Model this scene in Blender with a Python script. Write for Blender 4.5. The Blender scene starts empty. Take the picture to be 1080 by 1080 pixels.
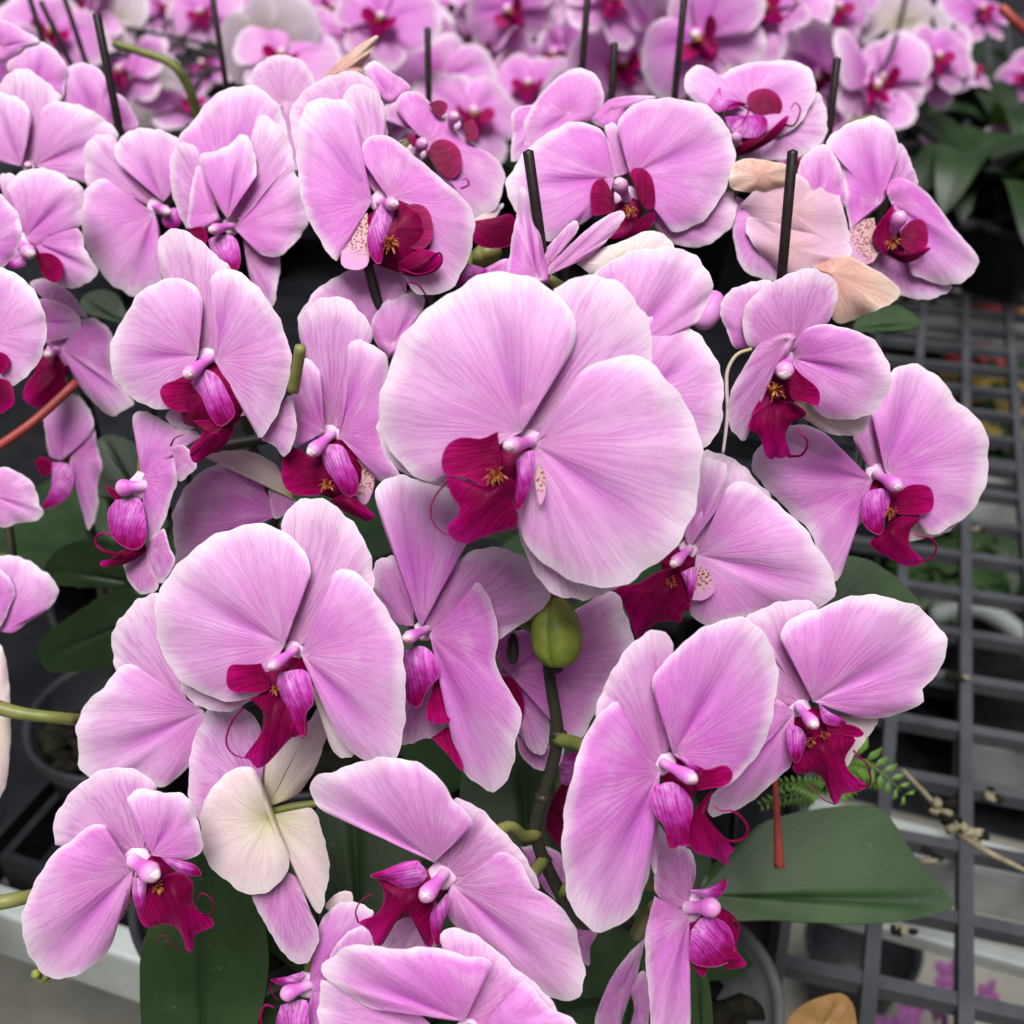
# ---------------------------------------------------------------- flower outlines
# each tile: (x0, y0, scale) ; outline coordinates are measured inside that enlarged region
TILES = {'T1': (0, 0, 3), 'T2': (360, 0, 3), 'T3': (720, 0, 3), 'T4': (0, 360, 3), 'T5': (360, 270, 2.7), 'T6': (720, 360, 3),
         'T7': (0, 720, 3), 'T8': (360, 600, 3), 'T9': (240, 780, 2.7), 'T10': (560, 760, 3.375), 'T11': (780, 780, 3.6),
         'U1': (240, 280, 4), 'U2': (160, 510, 4), 'U3': (580, 460, 4), 'U4': (730, 260, 4), 'U5': (730, 600, 4), 'U6': (560, 640, 4),
         'U7': (260, 900, 3), 'V1': (0, 0, 4), 'V2': (270, 0, 4), 'V3': (540, 0, 4), 'V4': (810, 0, 4), 'V5': (0, 200, 4), 'V6': (0, 440, 4),
         'PX': (0, 0, 1)}
# F key plant depth gx gy tile cx,cy | label
# P petal, D dorsal sepal, S lateral sepal, Q spotted sepal, Y cream sepal, d/m/p side lobes, M mid lobe, t tendril, c column, k callus
FLOWERS = """
F A centre .340 .12 .12 T5 520,515 | largest round bloom with crimson lip and pale rim
P 515,500: 505,470 505,440 520,400 560,370 610,330 650,280 668,220 655,165 620,115 570,75 510,52 440,47 370,70 300,110 230,165 170,240 130,330 112,420 118,500 145,560 185,610 240,637 275,640 310,610 400,560 480,510
P 545,535: 560,515 610,490 640,450 660,400 665,355 690,325 740,300 800,285 850,290 910,330 960,390 1000,460 1022,540 1025,630 1010,700 985,770 940,840 880,890 820,925 760,942 690,935 620,905 560,860 520,800 508,740 525,660 545,580
D 535,490: 500,470 505,420 560,370 610,325 640,260 620,180 600,110 640,70 700,57 760,65 820,100 860,160 880,220 882,300 860,360 780,400 700,440 620,490 570,505
S 490,560: 300,655 230,640 170,612 125,560 103,490 113,465 200,480 400,520
S 540,560: 510,650 503,760 528,850 563,920 610,962 670,980 725,970 790,930 800,820 740,700 620,600
Q@z=.12,c=-.02 556,600: 566,590 582,640 578,690 566,710 558,680 553,630
d 470,560: 445,500 400,520 340,517 300,540 285,590 298,625 350,630 410,655 450,640
M 460,650: 410,655 340,637 300,628 312,680 335,715 328,745 300,768 318,805 352,820 400,802 500,765 505,745 490,700 500,660 480,630
p 510,575: 498,572 547,556 549,600 540,650 520,700 500,727 498,680 503,630
t 6 305,640 270,680 254,725 262,760 290,788 340,805
t 4 500,738 480,752 470,768 488,778 506,764
c 42 538,530 462,543
k 36 440,630
F B leftfront .372 .12 .15 U2 585,700 | round bloom with narrow twisted lip
P 560,680: 570,640 565,580 580,520 620,460 660,410 670,350 650,290 600,240 540,195 450,168 360,180 270,220 190,270 120,330 60,400 35,460 15,560 25,650 60,740 110,810 170,860 250,900 340,918 420,900 470,860 480,800 520,740
P 630,720: 680,690 720,630 740,550 750,450 765,390 800,357 840,370 900,410 950,470 1010,560 1050,650 1068,760 1070,880 1065,1000 1060,1080 1035,1150 980,1178 900,1165 830,1120 780,1060 740,950 715,850 690,790
D 590,690: 570,640 575,560 620,480 660,400 640,300 560,220 548,180 565,120 620,75 690,63 760,85 820,130 870,200 915,280 935,360 935,440 880,500 760,560 700,640 640,690
S 560,760: 480,860 420,910 330,960 260,957 190,930 140,890 128,830 200,780 400,720
Y 650,780: 680,850 710,880 730,1000 745,1080 790,1150 850,1150 820,1000 740,850
d 510,800: 460,760 400,765 330,768 318,800 318,850 340,875 400,880 470,880 500,860
M@T7 870,70: 790,50 830,90 830,140 815,180 790,215 770,235 790,245 810,270 835,265 880,220 930,170 965,175 970,80 950,0
p 560,790: 540,800 530,840 550,900 580,960 600,1050 640,1070 650,970 680,930 680,870 650,790
t@T7 7 770,80 740,115 718,165 720,205 745,230 800,242
c 48 600,705 490,782
k 24 522,872
F C centre .392 .25 .15 T8 265,190 | bloom turned aside below the largest one
P@T5 230,1053: 215,1030 190,960 150,850 115,750 97,680 105,650 140,632 220,632 290,650 340,700 360,760 355,820 310,870 260,930 240,1000
D@z=-.04 270,190: 265,140 270,100 310,50 350,0 420,-60 560,-50 640,30 668,70 640,120 590,160 490,225 440,232 350,210 300,205
P@z=.05 280,205: 330,205 360,185 395,140 415,90 432,38 455,70 480,120 490,160 493,220 490,300 510,350 540,400 565,450 570,490 550,560 545,610 520,670 480,705 440,690 390,640 360,580 350,500 340,430 320,350 300,280
S 230,180: 180,175 130,110 105,60 110,-20 180,-40 220,80
S 270,300: 200,430 190,500 190,552 250,542 320,510 330,420 300,320
p 230,250: 200,260 205,330 205,410 240,440 280,370 310,340 290,270 255,245
d@z=.05 290,330: 270,440 275,480 330,490 345,480 330,400 310,340
d@z=.02 330,480: 285,535 340,590 380,640 385,630 360,560 345,500
c 38 262,195 195,225
F D centre .352 -.28 .15 U6 570,660 | tall bloom facing aside with violet lobe beside dark stem
P 545,695: 480,655 430,600 395,520 385,460 355,392 320,420 280,470 220,560 190,650 160,770 140,880 128,1013 140,1110 154,1191 178,1286 237,1351 308,1366 379,1333 438,1286 474,1191 498,1120 485,1013 470,920 480,830 500,780 530,735
P 600,620: 590,560 585,480 560,420 520,365 513,320 535,260 600,195 680,120 760,70 850,46 920,60 970,95 1010,160 1035,220 1035,320 1025,430 1000,530 960,610 900,690 840,745 790,765 700,690 640,640
D 555,650: 500,660 450,610 400,540 380,440 330,440 272,470 290,390 330,290 390,200 450,130 520,98 565,110 597,160 590,220 540,300 560,400 585,480 585,590
S 540,740: 500,780 475,850 470,950 500,1060 525,1130 532,1000 530,900 545,800
p 560,745: 520,760 508,810 520,870 560,920 575,980 590,1030 620,1010 670,1005 675,900 680,830 640,770 590,740
d 690,725: 720,690 760,685 820,670 847,690 845,730 810,755 760,765 700,770
p@z=.06 640,640: 625,630 650,638 700,680 740,690 690,702
M 700,790: 770,765 750,840 740,890 770,945 810,985 862,1030 835,1045 830,1092 790,1068 740,1050 690,1035 668,1000 680,880
t 14 790,970 850,990 900,975 915,935 890,890 850,862 800,860 770,840
c 58 570,665 700,735
F E centre .372 .22 .3 T9 600,390 | lower bloom turned downwards with bright magenta lip
P@w=.15 590,350: 530,310 470,290 400,260 330,225 270,200 235,150 245,115 300,90 370,65 450,52 510,55 560,75 610,120 640,165 690,220 698,245 670,262 630,280 605,310
D 620,390: 605,350 610,305 650,275 698,245 680,200 645,165 700,185 760,235 820,300 870,370 885,425 840,420 760,400 700,410 650,405
P 640,415: 700,410 740,380 760,330 785,320 830,345 870,420 890,430 930,460 980,520 1005,590 1013,680 1000,735 950,742 880,720 820,690 740,620 690,560 640,520 620,460
S 590,440: 560,480 500,510 450,545 435,590 480,640 560,640 600,560
p 560,370: 540,345 500,350 440,375 403,388 450,397 500,422 550,410 568,380
M 530,440: 420,395 440,420 445,460 420,500 370,520 400,540 410,560 420,590 440,590 445,560 480,520 520,505 555,540 565,590 585,590 580,500 590,460 560,420
p 600,450: 625,440 630,470 610,530 600,590 585,560 580,500
t 5 372,520 365,490 380,460 410,440 416,452
c 46 610,390 555,455
F F centre .345 .05 -.05 U7 690,535 | lowest bloom cut by the picture edge seen from above
P@w=.2 690,530: 600,520 520,502 400,490 300,430 240,372 300,300 350,290 450,300 600,300 700,325 760,335 775,355 730,400 685,450 675,500
S@z=-.1 600,560: 530,500 400,490 290,430 240,400 232,480 232,560 300,640 450,680 600,640
D 690,540: 675,500 685,440 730,390 780,350 700,320 620,290 615,260 650,235 700,245 780,300 850,360 920,420 985,500 960,560 850,560 750,560
P 720,570: 800,545 840,470 850,430 868,410 900,420 960,490 1040,530 1090,600 1000,700 800,680
M 690,600: 640,620 620,680 660,720 720,700 740,640
c 40 700,560 680,620
F G centre .385 -.45 .1 T10 570,660 | bloom seen edge on below the tall one
P@w=-.1 560,690: 500,685 460,650 440,625 430,660 410,750 407,850 420,950 430,1080 470,1150 540,1150 565,1080 565,950 565,800
D@z=-.05 560,650: 520,672 470,640 440,600 440,500 430,430 450,370 500,430 550,450 575,500 578,560 565,620
P@z=-.15 560,640: 550,560 545,470 560,455 582,500 583,560 572,600
p 580,720: 570,750 568,850 590,870 660,875 715,850 722,790 700,730 650,700 610,700
d@z=.05 640,865: 570,860 610,912 625,875
M 690,850: 722,790 740,830 768,870 720,885 690,882
p@z=.05 600,612: 565,605 620,600 680,580 698,562 690,600 660,632 600,625
t 10 680,670 720,700 742,735 735,770 722,805
c 62 570,665 668,665
F H rightbench .440 -.18 .12 T6 625,415 | bloom by the open grid with curled crimson lip
P 600,440: 540,380 500,340 430,280 350,265 290,290 240,330 222,400 260,460 330,530 400,600 440,700 475,762 500,740 505,680 510,600 530,530 560,470 580,450
D 620,400: 590,395 560,350 540,300 530,200 590,150 640,200 650,300 655,350 640,400
P 640,410: 650,370 650,320 630,280 600,240 600,210 640,150 665,90 700,75 745,72 790,100 830,140 870,190 930,240 955,280 965,340 968,400 955,460 930,510 890,560 840,590 780,610 740,560 700,470 670,430
Y 680,450: 720,600 713,632 760,622 800,618 860,585 905,530 850,480 750,470
Y 590,460: 570,520 565,570 540,600 510,640 505,700 490,650 520,540 560,480
p 600,475: 580,475 568,520 568,570 600,605 625,612 640,560 655,490 640,468
d 670,510: 680,480 720,455 780,460 793,490 790,530 770,545 700,548 670,540
M 650,580: 620,610 590,640 610,660 660,690 710,712 767,700 750,680 720,650 720,600 755,555 700,550
t 8 735,695 780,690 802,660 795,630 770,618 740,615 733,600
c 44 622,425 690,465
k 24 658,545
F I rightbench .400 -.1 .25 U5 460,600 | bloom above the broad green leaf with hanging magenta lip
P 510,560: 500,520 498,460 470,410 420,350 380,310 375,270 400,225 460,190 550,160 620,135 690,112 770,108 850,125 920,150 990,190 1040,240 1070,290 1076,330 1050,400 1010,470 975,510 972,560 900,597 820,622 740,630 680,620 600,560
D 480,570: 440,590 380,575 350,545 358,400 340,320 290,250 228,210 280,170 360,145 450,130 510,140 530,170 460,190 390,230 380,310 440,370 490,430 500,500 500,550
P 430,605: 355,550 330,620 280,740 180,880 80,960 65,1010 90,1042 150,1030 230,990 310,930 370,870 415,830 420,760 420,680
Y 600,620: 700,640 785,630 760,680 700,760 648,832 640,790 620,700
p 440,690: 405,652 400,720 420,800 440,820 470,760 478,710 455,672
p@z=.08 560,600: 535,570 570,600 640,640 652,657 560,650
d 610,680: 565,655 640,655 690,665 725,695 700,710 640,702 575,688
M 540,730: 440,770 425,855 460,865 520,860 560,900 590,980 610,998 635,950 670,945 700,938 742,918 700,890 660,850 645,800 690,715 580,695 480,720
t 9 700,915 745,912 752,870 735,820 690,785 680,765 715,800
t 5 605,995 550,970 510,930 490,905
c 52 455,590 525,668
k 26 500,735
k 22 556,708
F J rightbench .425 .2 .2 U3 590,490 | shaded bloom tucked behind the largest one
P 620,500: 680,470 720,410 730,330 735,250 760,205 820,195 870,215 930,260 1000,320 1067,387 1125,460 1187,560 1200,653 1133,730 980,745 827,762 660,795 593,747 600,650 610,560
D 600,470: 590,440 600,380 640,300 640,180 630,100 660,62 720,72 800,115 870,185 935,265 860,240 760,230 735,260 730,300 725,400 660,470
P@z=-.04 590,470: 560,400 560,250 600,120 660,95 730,110 750,180 730,270 640,300 600,400
M 510,620: 380,620 260,650 300,700 340,780 370,862 400,830 450,790 520,780 555,788 560,740 590,740 580,640 550,560 460,570
p 595,580: 555,575 580,640 590,692 610,640 618,553
Q@z=.10,c=-.02 610,560: 600,690 650,690 695,650 680,590 640,550
c 46 583,480 510,550
k 34 505,620
F K rightbench .405 .05 .25 U4 400,470 | half open cupped bloom with toothed crimson lip
D@z=-.02 420,440: 350,380 270,430 230,410 215,330 225,250 280,190 340,150 420,110 490,95 550,105 600,145 612,190 600,260 570,320 500,350 460,370
P@z=-.2 300,420: 240,430 180,425 145,350 118,270 135,215 190,170 260,150 330,145 380,200 320,330
P@a=.25 420,470: 450,410 480,350 540,330 630,340 710,365 780,410 825,490 840,570 810,640 760,700 690,725 620,730 560,715 520,690 470,600 430,530
S@z=.12 400,400: 440,385 430,370 380,370 320,390 270,430 220,510 180,580 155,640 150,720 180,790 215,825 240,770 260,680 300,590 360,500 410,440
Y@z=-.1 430,640: 500,680 540,720 620,730 700,725 742,705 737,760 700,790 630,797 560,780 500,740 430,690
d@z=.26 430,590: 425,500 460,540 530,600 540,640 530,670 490,660 420,640
d 350,570: 330,590 290,640 250,720 300,680 390,620
M 370,660: 300,650 250,720 238,765 285,800 300,850 315,890 340,900 355,885 370,900 390,885 420,895 400,830 395,790 420,745 485,710 430,660
t 12 415,885 460,880 485,845 480,810 455,785 450,760
t 4 290,805 290,770 315,765 340,795
e 9 250,432 190,455 150,520 145,600 150,680 142,780 130,870
c 76 398,480 385,555
k 46 350,618
F L leftmid .412 .12 .15 V5 870,730 | bloom with drooping dark lip between two lower ones
P 835,700: 825,640 840,580 855,510 850,450 810,400 750,372 690,380 630,410 570,460 530,530 490,600 465,680 465,740 490,800 540,860 600,905 680,925 740,910 770,820 800,740
S 820,820: 720,930 700,960 760,1010 830,1000 870,950 850,860
D 870,710: 840,690 830,640 855,540 855,470 800,400 690,375 672,300 670,230 690,180 720,163 790,180 860,230 920,280 970,340 900,345 890,390 910,470 930,560 925,640 905,700
P 905,720: 925,660 930,580 910,480 890,390 905,350 950,338 1010,350 1080,400 1130,470 1180,550 1215,640 1228,730 1217,800 1190,900 1140,990 1100,1053 1070,980 1050,900 1000,820 940,760
Q@z=-.05 930,790: 960,780 1010,830 1040,900 1085,1000 1040,950 1000,960 975,880 940,830
S@T4 850,250: 830,310 870,330 900,365 935,300 935,230 915,170 880,250
d 830,870: 800,810 740,805 690,825 675,855 700,910 740,935 800,937 850,930 845,870
p 880,810: 830,780 810,820 850,870 890,960 930,1000 985,960 990,930 960,860 920,790 870,760
M@T4 680,290: 610,250 640,290 600,345 615,385 660,360 720,320 740,260 700,250
t@T4 8 605,360 640,328 670,292 695,295 690,322
t@T4 6 540,330 555,305 580,295
c 56 880,715 775,790
F M leftmid .428 .15 .2 U1 430,700 | upright bloom with round crimson lip lobe
D 440,690: 400,680 390,640 385,560 395,480 360,420 320,350 300,260 320,200 370,150 440,132 510,150 570,200 605,270 605,325 540,340 515,400 510,480 500,600 470,690
P 410,700: 395,650 385,600 390,520 390,460 360,410 325,390 300,430 280,520 265,570 290,680 280,770 330,745
P 470,720: 490,640 515,500 515,400 515,325 560,315 620,340 672,395 680,500 660,600 660,720 700,840 730,890 640,905 600,860 540,790
d 350,860: 310,775 270,770 235,800 228,860 235,920 270,960 330,970 400,960 420,920 400,860 340,810
p 450,800: 390,760 400,810 420,860 460,920 500,970 540,970 550,900 520,830 480,760
M@a=.05 480,985: 430,990 480,1030 540,1060 600,1080 620,1060 560,1000 520,960
Q 540,860: 510,780 560,820 610,870 620,900 610,960 580,1010 550,980
c 58 430,720 340,800
k 34 420,930
F N leftmid .432 .5 .1 V6 600,280 | bloom seen edge on with purple pouch lip
P@w=.2 600,260: 620,230 650,180 690,150 720,130 740,160 755,210 745,280 720,350 700,420 680,470 650,510 625,520 615,450 605,350
P@z=-.08 600,250: 590,200 580,110 562,30 570,-20 650,-10 700,20 800,50 850,80 780,100 690,120 640,160
D@z=-.02 730,150: 720,130 770,120 810,150 830,210 800,240 760,270 740,180
S@z=-.06 660,560: 630,520 690,470 700,490 720,560 740,600 720,650 680,700 640,640 620,570
S 600,640: 520,620 560,590 610,550 640,640 670,690 660,730 600,745 550,700
p 550,380: 490,350 460,390 458,440 480,510 520,545 580,560 615,520 610,400 590,345
d 490,335: 443,288 470,300 520,330 490,350
M 540,575: 610,530 620,560 570,600 510,625 430,630 420,610 470,600 500,570
t 16 510,580 440,565 405,535 410,500 450,490 472,500
c 66 600,290 495,300
F O leftfront .455 .1 .2 V6 1180,410 | deep pink shaded bloom mostly hidden
P 1170,410: 1080,250 1000,205 920,195 850,235 780,300 740,380 730,470 740,560 745,610 800,590 900,540 1050,470 1140,430
Y@T4,z=.12 930,500: 860,460 780,420 700,380 640,362 700,350 770,345 830,365 880,400 895,450
S@T4,z=.1 890,500: 850,470 870,560 890,555 940,510
F P leftfront .402 .0 .1 T7 840,420 | cream bloom seen from behind
Y@z=.08,a=.15 845,430: 820,300 790,265 740,275 690,310 650,370 635,430 640,500 660,570 720,630 790,668 850,660 900,610 915,560 890,480
S@z=-.05 820,380: 640,440 610,400 597,320 605,220 640,120 660,85 740,70 800,100 830,180 830,260 790,265 700,300
Y@z=-.1 850,390: 835,320 840,230 880,180 980,120 1020,60 1035,130 1020,210 980,300 930,360
Y@z=.03 860,420: 920,410 990,400 1020,480 1040,560 1035,640 1010,730 980,690 930,590 890,500
S@z=-.02 890,600: 800,670 840,760 880,830 930,885 960,890 1000,840 1010,800 980,720 930,610
g 15 845,412 920,395 1010,380
F Q leftfront .428 .1 .15 T7 640,110 | shaded bloom with only one petal clear
D@V6 800,1250: 500,1080 475,980 480,900 540,810 600,765 670,740 700,900 760,1100
P 645,90: 560,50 490,0 440,-45 400,-60 340,0 280,60 245,130 245,200 270,290 330,310 400,300 440,300 500,333 560,300 620,230 650,150
F R leftfront .380 -.18 .2 T7 440,580 | small bloom with star shaped magenta lip
P 420,590: 370,560 340,500 330,450 290,450 240,490 170,540 120,620 80,700 70,770 85,830 100,880 140,920 190,935 250,920 310,880 350,830 380,740 410,680 415,620
Q@z=-.08 420,620: 418,620 415,690 370,770 350,810 350,720 390,640
D 450,560: 400,590 340,540 330,460 300,450 240,490 180,515 168,460 190,400 240,330 300,290 370,267 430,275 480,310 495,340 440,340 405,375 430,440 465,500 470,540
P 480,545: 470,500 460,440 410,390 405,360 445,335 500,345 570,350 600,370 625,440 640,530 600,555 550,560 510,545
M 540,640: 460,640 430,700 460,775 510,765 550,770 580,810 590,850 610,850 615,800 630,790 677,770 670,745 640,730 610,690 610,630 560,600
p 440,650: 420,615 425,690 447,735 460,660 458,625
p@z=.06 560,575: 510,553 560,562 620,580 637,608 570,600
t 4 590,850 550,840 520,800 500,805 495,832
t 6 640,735 670,730 672,690 640,665 625,690
c 62 430,570 500,618
k 24 500,650
F Rb leftfront .420 .35 .2 U7 200,420 | bottom bloom with pouched purple lip
P 200,420: 205,360 215,300 240,210 290,160 340,155 400,180 370,240 300,290 260,350 230,450
P 210,430: 242,370 240,450 235,540 240,620 200,640 190,520
Y@z=-.1 290,190: 250,170 290,125 330,122 335,160
P@z=.06 290,420: 262,340 300,270 360,230 400,235 400,300 330,360
p 150,510: 110,480 95,540 120,590 190,600 197,520 190,465
p@z=.05 150,402: 75,400 120,393 182,378 170,402 110,415
c 46 190,418 112,450
t 5 75,410 80,440 100,465
t 12 105,590 55,560 45,510 60,480 88,488
F AE midright .385 .05 .1 T5 780,400 | pale bloom behind the largest one
P 780,300: 700,80 760,20 860,-20 960,-20 1030,20 1055,80 1040,130 1005,195 940,185 870,172 820,200
P@z=.05 820,420: 850,230 865,172 940,180 1010,220 1060,280 1085,360 1085,450 1060,520 1020,552 950,560 880,500
F AF neighbour .425 .0 .1 T8 540,380 | shaded bloom behind the bud
P 530,330: 495,290 495,220 560,195 640,170 760,120 830,75 870,80 905,160 928,222 890,310 840,380 790,470 760,540 700,520 640,420
S@z=.04 560,420: 580,430 650,560 640,585 600,575 570,510 555,460
d 530,395: 500,340 540,345 570,390 579,440 570,478 545,430
S 600,560: 555,530 640,570 700,560 690,620 630,637 570,590
P@z=-.1 520,380: 500,310 560,330 640,420 650,560 600,560 540,480
F AG neighbour .475 .0 .1 T8 690,760 | dark lip peeping past the stem
M 690,760: 645,820 655,760 690,690 740,650 780,660 760,800 720,900 690,880
p 710,640: 690,600 740,580 790,640 740,680 700,680
P 650,960: 570,880 620,875 690,900 710,1000 730,1080 660,1030 610,960
P@T9 1000,560: 965,500 1010,515 1052,545 1032,590 1028,645 1005,620
F Ah neighbour .462 -.1 .1 T10 360,960 | hanging half open bloom at the bottom edge
P 320,960: 405,775 340,840 285,920 250,1000 230,1090 300,1130 330,1040 370,930
P 380,1000: 350,940 400,890 425,980 420,1040 400,1120 350,1120 370,1040
F S midcentre .437 -.15 -.1 V2 520,860 | bloom facing up with bristly orange crest
P 490,850: 440,790 430,700 425,600 415,490 380,430 330,415 270,420 210,450 180,530 175,640 180,760 200,860 250,980 300,1060 340,1100 370,1000 390,940 450,890
D 520,830: 460,760 430,660 415,480 370,420 380,380 430,355 490,380 535,430 548,520 550,590 470,590 450,640 480,710 550,810
S@z=-.2 400,600: 180,700 152,560 148,460 200,390 290,330 380,303 460,320 520,390 500,600
P 560,840: 540,790 500,730 450,680 442,630 465,590 520,568 580,590 660,650 740,720 820,790 890,850 915,900 915,1000 880,1133 800,1227 680,1240 627,1160 600,1000 580,900
Q@z=.02,c=-.02 480,900: 470,900 420,930 380,970 365,1040 362,1120 420,1140 470,1120 475,1000
p 520,940: 560,840 520,870 490,930 470,1000 480,1070 520,1120 540,1040 560,960 590,880
d 640,960: 580,930 620,880 670,860 720,880 745,940 745,1000 710,1050 660,1050 610,1020 575,980
M@T2 230,850: 180,830 190,865 230,875 300,858 322,825 300,800 250,790
t@T2 8 280,822 310,800 318,825 290,855 240,868 190,850
t@T2 6 275,945 240,900 205,897 195,915 215,930
c 54 535,855 598,862
k 46 565,1030
W@z=-.5 300,345: 275,345 320,290 400,220 470,170 515,152 490,210 450,280 440,305 380,303 330,320
F Sb midcentre .462 -.1 .0 T2 400,880 | hidden bloom showing only crimson lip lobes
d 330,890: 380,810 402,830 375,870 345,915 318,905
p 400,860: 385,830 462,858 400,885 360,908
m 480,730: 420,700 480,690 540,680 545,770 440,780 410,740
P@z=-.2 480,860: 455,850 530,820 560,870 540,920 470,920
F T midcentre .49 -.2 -.2 V2 720,600 | bloom facing up with two crimson lobes
P 720,600: 680,560 620,500 590,440 610,400 650,385 710,410 770,480 850,560 930,620 1000,660 1040,710 1047,780 1020,860 960,912 920,920 880,850 800,780
D 700,560: 545,500 548,440 580,425 625,440 620,490 690,555 600,600
d 780,680: 720,650 750,600 800,590 850,620 870,680 850,740 820,755 770,720
d 655,600: 633,582 655,563 677,590 670,622
d 765,460: 728,440 770,423 807,440 800,475 770,492
d 900,555: 875,525 910,508 937,550 925,592 890,592
Y@z=-.1 900,880: 920,910 960,905 1045,860 1000,930 970,978 920,972
P@z=-.1 560,400: 470,330 458,290 500,258 560,300 650,370 560,430
t 8 865,795 897,780 890,755 870,760
c 48 680,640 712,590
c 48 822,520 842,478
F AH midcentre .448 .0 .1 U1 600,260 | bloom behind the upright stake
P@z=-.05 600,280: 300,240 320,180 370,110 440,60 500,25 570,5 620,-20 740,-20 745,130 680,200
P 700,330: 680,390 630,330 608,270 620,210 670,150 740,120 830,135 800,240 760,330
F U midright .458 .0 -.08 V3 470,760 | broad bloom facing up with striped crimson lip
P 430,750: 390,720 380,680 395,630 395,580 370,545 310,520 240,520 170,550 100,600 40,660 0,720 -25,780 0,860 60,950 150,1020 260,960 340,910 400,850
P 500,740: 500,690 490,640 460,590 445,540 460,490 500,450 570,425 660,415 750,425 820,450 880,500 920,560 938,630 930,720 900,800 850,880 790,940 720,975 680,978 640,930 610,840 560,760
D 460,740: 400,750 378,690 400,600 395,530 430,518 460,580 490,640 500,720
S 560,880: 640,940 720,985 800,950 880,870 920,805 947,860 940,920 900,980 830,1030 760,1042 690,1030 620,980 600,930
d 400,840: 385,750 350,765 333,800 332,840 345,910 380,905 430,890 415,800
d 550,830: 495,735 510,712 550,710 585,740 602,800 600,870 570,885 540,850 520,790
M 510,940: 420,960 405,1000 470,1005 540,985 590,950 602,890 540,920 470,930
c 58 480,830 445,755
k 34 500,895
F Ub midright .424 .0 .0 T2 650,880 | opening bloom with pointed pale sepals beside the stake
S@z=.05 655,870: 655,845 700,800 800,710 880,668 897,680 850,750 780,810 700,850
S 650,840: 640,800 660,775 740,698 750,720 700,790
P 620,880: 525,870 540,760 555,680 570,588 600,640 640,800 655,890
Y@z=-.05 900,840: 745,835 820,790 900,760 980,730 1040,760 1055,800 1000,840 860,860 800,870
F Uc midright .50 .0 -.1 V3 260,480 | bloom crowded behind the broad one
P 240,480: 90,440 130,390 190,330 250,295 310,292 355,320 382,380 385,440 340,500 250,540 150,600 50,620 40,550
P@z=-.1 120,520: 5,560 0,480 40,450 100,450 130,520 80,640 0,680
P@z=-.05 420,470: 330,510 400,430 460,410 550,405 610,410 500,450 440,540 390,540
F V farright .52 -.05 -.3 T3 220,360 | bloom facing the sky with forked tendrils
P 200,340: 130,350 60,330 10,290 8,240 40,210 80,215 120,240 160,215 220,200 300,192 370,200 410,230 422,280 400,340 370,390 300,430
S 230,400: 400,340 425,290 450,340 457,410 430,460 370,495 280,507 180,500 200,450
d 260,340: 210,340 205,305 230,285 270,282 300,300 316,335 300,370 260,388
p 200,400: 132,372 180,368 260,370 268,400 240,432 180,432 150,410
M 230,455: 163,465 165,492 220,480 290,440 325,400 335,365 310,380 270,425 210,440
p@z=.1 110,320: 75,335 95,310 118,275 122,315 160,318 200,330 160,345 130,350 110,355
t 7 200,330 160,330 130,360 135,380
t 7 190,335 208,350 185,400
t 7 322,395 350,398 372,345 355,325 342,345
c 34 172,450 165,425
F Pb farright .462 -.1 .0 T3 330,700 | fading peach bloom turned away
B@z=-.12 330,690: 185,645 230,600 300,560 360,550 420,590 470,570 500,640 522,770 400,760 300,740 215,700
B@z=-.07,w=.08 330,790: 200,735 205,690 270,700 350,722 430,735 527,765 527,812 470,822 410,845 340,862 260,820
W@z=.08 420,830: 410,848 470,818 520,808 580,840 650,880 690,930 660,960 600,985 540,1010 490,1022 465,980 470,900
W@z=.02 250,560: 155,520 200,503 280,512 345,530 352,560 290,600 200,607 150,590
P@z=-.18 430,640: 365,560 380,500 420,465 455,460 490,510 510,570 515,660 470,600 420,600
P@z=-.25 250,700: 170,620 160,740 200,860 320,880 360,760
F W farright .478 -.18 -.05 T3 640,660 | bloom with yellow crested cup shaped lip
P 620,640: 530,725 515,640 505,560 490,500 452,455 520,395 590,370 650,390 675,430 685,480 660,560 640,590 640,630
D 640,610: 660,500 690,455 720,510 742,585 700,572 650,565
P 660,640: 640,600 645,575 690,565 740,585 790,630 840,700 890,760 930,810 925,860 890,890 840,900 780,890 730,870 718,840 760,800 700,720
S 660,780: 720,860 780,895 852,905 830,930 770,947 700,937 640,900 590,840 620,800
Q@z=.02 600,750: 605,690 560,700 525,735 525,800 560,835 600,830 620,790
d 640,750: 668,645 625,700 600,750 620,790 660,810 665,760
d 730,745: 690,730 720,700 760,697 776,740 770,780 730,800 690,775
M 700,805: 640,800 700,832 740,822 787,783 760,785 730,800 690,795
c 44 660,740 695,672
k 26 665,772
F X midleft .482 .1 .0 V1 970,940 | folded bloom with pinched upper petal
P@z=.1 960,920: 930,880 890,800 850,700 843,660 900,640 970,610 1032,562 1060,610 1080,680 1080,740 1020,820 980,900
P@z=-.15 960,800: 740,640 760,580 830,490 900,410 990,365 1060,362 1130,400 1190,470 1200,600 1060,640 1030,600 900,660 840,680
S@z=-.02 890,880: 790,965 755,900 725,800 722,660 760,600 840,640 830,780 910,900
P@z=.02 910,900: 930,930 870,962 800,962 800,860 820,740 845,680 880,780
D@z=-.02 1000,920: 970,910 1000,850 1070,770 1060,600 1100,490 1160,510 1220,600 1240,720 1200,760 1100,840 1030,930
P@T1 740,720: 770,700 830,630 880,560 910,525 940,560 970,640 977,700 930,770 880,812 820,800 780,760
S@T1 780,800: 770,760 820,795 882,810 878,900 860,972 800,900
p@T1 710,790: 660,760 690,745 740,750 760,800 755,850 735,862 700,830 670,790
d@T1 625,742: 593,725 640,718 657,745 650,772
c@T1 32 730,715 660,730
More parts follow.
